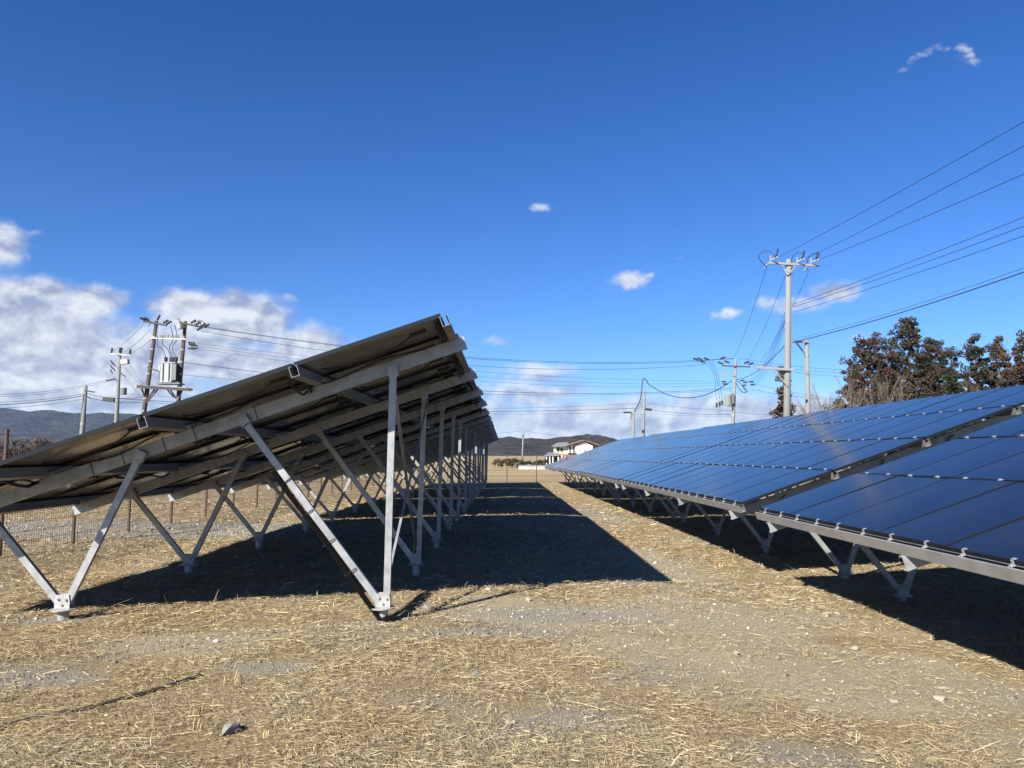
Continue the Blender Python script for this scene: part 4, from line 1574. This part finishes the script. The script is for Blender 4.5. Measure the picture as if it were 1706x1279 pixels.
rock(381, 1220, .075, 'grey angular rock in the straw near the lower left', M_ROCK, 1, .62)
rock(792, 1125, .05, 'small grey rock with a dark hollow, lower middle', M_ROCK, 2)
rock(714, 1013, .06, 'grey stone in the thin strut shadow by the front foot', M_ROCK, 3)
rock(816, 984, .05, 'white stone just before the edge of the big shadow', M_ROCKP, 4, .75)
rock(1567, 1166, .062, 'flat pale stone, largest of the stones at the lower right', M_ROCKP, 5, .35)
rock(1572, 1147, .05, 'pale stone just above the flat one at the lower right', M_ROCKP, 6, .4)
rock(1424, 1083, .05, 'pale stone with dark pebbles in the gangway', M_ROCKP, 7, .5)
rock(1396, 1023, .055, 'pale flat stone near the edge of the right shadow', M_ROCKP, 8, .4)
rock(1228, 1090, .032, 'small white stone by a dry stalk in the gangway', M_ROCKP, 9, .8)
rock(1487, 1168, .045, 'flat buff stone in the straw, left of the flat pale stone', M_ROCKP, 10, .3)
rock(1268, 1268, .03, 'tiny white stone at the bottom edge', M_ROCKP, 11, .6)
rock(880, 1000, .06, 'buff clod between the white stone and the gangway', M_ROCKP, 12, .4)
rock(755, 1036, .05, 'dark clod of earth right of the front foot', M_ROCK, 13, .5)
rock(1262, 975, .055, 'grey stone in straw left of the right shadow tip', M_ROCK, 14, .6)

# dark pipe lying half buried
pp_ = []
for (x, y) in ((-60, 1226), (0, 1215), (60, 1196), (130, 1185), (200, 1167), (255, 1152), (300, 1137), (333, 1127)):
    Y = 5.0
    for _ in range(40):
        p = at(x, y, Y)
        Y *= 1 + (p.z - gzf(p.x, Y)) / 1.5 * .8
    pp_.append(Vector((p.x, p.y, gzf(p.x, p.y) + .006)))
m = MB()
m.tube([p - pp_[0] for p in bez(pp_, 6)], [.014 + .003 * math.sin(k * 1.7) for k in range(len(bez(pp_, 6)))], 8)
o = m.build('pipe', M_PIPE, smooth=True)
o.location = pp_[0]
tag(o, 'thin dark pipe lying half buried in straw at the lower left', 'pipe')


# ------------------------------------------------------------------ straw and gravel
def build_straw():
    rg = np.random.default_rng(99)
    bands = [(2.9, 4.5, 10500), (4.5, 6.5, 7000), (6.5, 10, 3000), (10, 16, 1000), (16, 28, 260), (28, 50, 50)]
    V, T = [], []
    for (y0, y1, den) in bands:
        hw = .70 * y1 + 1.6
        n = int(den * (y1 - y0) * 2 * hw)
        y = rg.uniform(y0, y1, n)
        x = rg.uniform(-1, 1, n) * hw
        keep = np.abs(x) < .70 * y + 1.5
        gm, bm_ = gravel_mask(x, y), bare_mask(x, y)
        cl = fbm2(x * 1.7 + 9, y * 1.7 + 77, 4)
        fine = fbm2(x * 6 + 9, y * 6 + 7, 3)
        pr = np.clip((1 - .80 * gm) * (1 - .84 * bm_) * (.22 + 1.5 * sstep(.32, .66, cl * .7 + fine * .3)), 0, 1)
        keep &= rg.random(n) < pr
        x, y, cl = x[keep], y[keep], cl[keep]
        n = len(x)
        z = gz(x, y)
        sc = np.clip(y / 5.0, .9, 5)
        ln = np.minimum(np.exp(rg.normal(math.log(.034), .62, n)) * sc ** .5, .26)
        wd = np.clip(.0010 * sc, .0010, .012) * rg.uniform(.45, 1.35, n)
        yaw = rg.uniform(0, 2 * math.pi, n) + .5 * np.sin(x * .7)
        up = np.abs(rg.normal(0, .17, n))
        st = rg.random(n) < .022
        up[st] = rg.uniform(.4, 1.35, st.sum())
        d = np.c_[np.cos(yaw) * np.cos(up), np.sin(yaw) * np.cos(up), np.sin(up)]
        bend = rg.normal(0, .28, n)
        side = np.c_[-np.sin(yaw), np.cos(yaw), np.zeros(n)]
        p0 = np.c_[x, y, z + rg.uniform(-.004, .022, n)]
        p1 = p0 + d * (ln * .5)[:, None]
        d2 = d + side * bend[:, None] - np.c_[np.zeros((n, 2)), np.abs(rg.normal(0, .35, n)) * (up > .3)]
        p2 = p1 + d2 * (ln * .5)[:, None]
        w = side * wd[:, None] + np.c_[np.zeros((n, 2)), wd * rg.normal(0, .6, n)]
        v = np.stack([p0 - w, p0 + w, p1 - w, p1 + w, p2 - w * .4, p2 + w * .4], 1)
        V.append(v.reshape(-1, 3))
        pal = np.array([(.36, .295, .162), (.445, .37, .215), (.265, .21, .118), (.11, .088, .056), (.29, .232, .148), (.49, .43, .29), (.22, .197, .138)])
        pi = rg.choice(len(pal), n, p=[.25, .19, .19, .15, .1, .06, .06])
        t = pal[pi] * np.exp(rg.normal(0, .18, n))[:, None]
        red = sstep(.5, .7, fbm2(x * .8 + 60, y * .8 + 2, 3))[:, None]
        t = t * (1 - red * np.array([.02, .09, .15]))
        t = t * .82 + .18 * np.array([.21, .172, .108])
        T.append(np.repeat(t, 6, 0))
    V, T = np.concatenate(V), np.concatenate(T)
    k = np.arange(len(V) // 6)[:, None] * 6
    f = np.concatenate([k + np.array([0, 1, 3, 2]), k + np.array([2, 3, 5, 4])])
    o = npmesh('straw', V, f, M_STRAWM, T)
    tag(o, 'cut dry grass lying over the ground', None, None, 'stuff')
    print('straw blades', len(k))


def build_tufts():
    """standing dry tufts and stalks here and there"""
    rg = np.random.default_rng(123)
    n = 260
    y = 3.2 + rg.random(n) ** 1.6 * 26
    x = rg.uniform(-1, 1, n) * (.68 * y + 1)
    keep = (rg.random(n) < (1 - gravel_mask(x, y)) * (1 - .8 * bare_mask(x, y)))
    x, y = x[keep], y[keep]
    # extra growth round the feet and along the drip line
    V, T = [], []
    for cx, cy in zip(x, y):
        k = rg.integers(4, 16)
        h = rg.uniform(.02, .06) * (2.2 if rg.random() < .08 else 1) * (1 + y.mean() * .01)
        bx = cx + rg.normal(0, .035, k)
        by = cy + rg.normal(0, .035, k)
        bz = gz(bx, by)
        a = rg.uniform(0, 6.28, k)
        out = rg.uniform(.1, .9, k) * h
        wv = .0014 + .00025 * cy
        s = np.c_[np.cos(a + 1.57), np.sin(a + 1.57), np.zeros(k)] * wv
        p0 = np.c_[bx, by, bz]
        hh = h * rg.uniform(.5, 1.2, k)
        p1 = p0 + np.c_[np.cos(a) * out * .35, np.sin(a) * out * .35, hh * .65]
        p2 = p0 + np.c_[np.cos(a) * out, np.sin(a) * out, hh]
        V.append(np.stack([p0 - s, p0 + s, p1 - s, p1 + s, p2 - s * .3, p2 + s * .3], 1).reshape(-1, 3))
        c = np.array((.36, .28, .15)) * rg.uniform(.6, 1.25)
        T.append(np.tile(c, (k * 6, 1)))
    V, T = np.concatenate(V), np.concatenate(T)
    k = np.arange(len(V) // 6)[:, None] * 6
    f = np.concatenate([k + np.array([0, 1, 3, 2]), k + np.array([2, 3, 5, 4])])
    o = npmesh('grass', V, f, M_STRAWM, T)
    tag(o, 'short standing tufts of dry grass', None, None, 'stuff')


def build_gravel():
    rg = np.random.default_rng(321)
    n = 120000
    y = 3.0 + rg.random(n) ** 1.5 * 17
    x = rg.uniform(-1, 1, n) * (.70 * y + 1.4)
    pr = np.clip(.10 + .9 * gravel_mask(x, y) + .55 * bare_mask(x, y), 0, 1)
    keep = rg.random(n) < pr
    x, y = x[keep], y[keep]
    n = len(x)
    z = gz(x, y)
    s = np.exp(rg.normal(math.log(.0052), .55, n)) * np.clip(y / 6, .9, 2.2)
    s = np.minimum(s, .045)
    base = np.array([(1, 0, 0), (-1, 0, 0), (0, 1, 0), (0, -1, 0), (0, 0, 1), (0, 0, -1)], float)
    v = base[None] * (1 + rg.normal(0, .22, (n, 6, 1)))
    a = rg.uniform(0, 6.28, n)
    ca, sa = np.cos(a)[:, None], np.sin(a)[:, None]
    vx, vy, vz = v[..., 0] * rg.uniform(.7, 1.3, (n, 1)), v[..., 1], v[..., 2] * .6
    v = np.stack([vx * ca - vy * sa, vx * sa + vy * ca, vz], -1) * s[:, None, None] + np.c_[x, y, z + s * .15][:, None]
    tri = np.array([(0, 2, 4), (2, 1, 4), (1, 3, 4), (3, 0, 4), (2, 0, 5), (1, 2, 5), (3, 1, 5), (0, 3, 5)])
    f = (np.arange(n)[:, None, None] * 6 + tri[None]).reshape(-1, 3)
    pal = np.array([(.16, .155, .13), (.22, .213, .18), (.11, .107, .092), (.30, .27, .22), (.40, .36, .30)])
    t = pal[rg.choice(5, n, p=[.36, .30, .18, .12, .04])] * np.exp(rg.normal(0, .15, n))[:, None]
    o = npmesh('gravel', v.reshape(-1, 3), f, M_STRAWM, np.repeat(t, 6, 0))
    tag(o, 'loose pebbles and grit over the ground', None, None, 'stuff')


build_straw()
build_tufts()
build_gravel()

# ------------------------------------------------------------------ air
def build_haze():
    m = bpy.data.materials.new('haze_air')
    m.use_nodes = True
    t = m.node_tree
    t.nodes.remove(t.nodes['Principled BSDF'])
    v = t.nodes.new('ShaderNodeVolumePrincipled')
    v.inputs['Color'].default_value = (.50, .70, 1.0, 1)
    v.inputs['Density'].default_value = HAZE
    v.inputs['Anisotropy'].default_value = 0.0
    t.links.new(v.outputs[0], t.nodes['Material Output'].inputs['Volume'])
    b = MB()
    b.box((0, 3500, 199), (21000, 12600, 410))
    o = b.build('haze', m)
    tag(o, kind='stuff')


HAZE = 3.0e-5
build_haze()
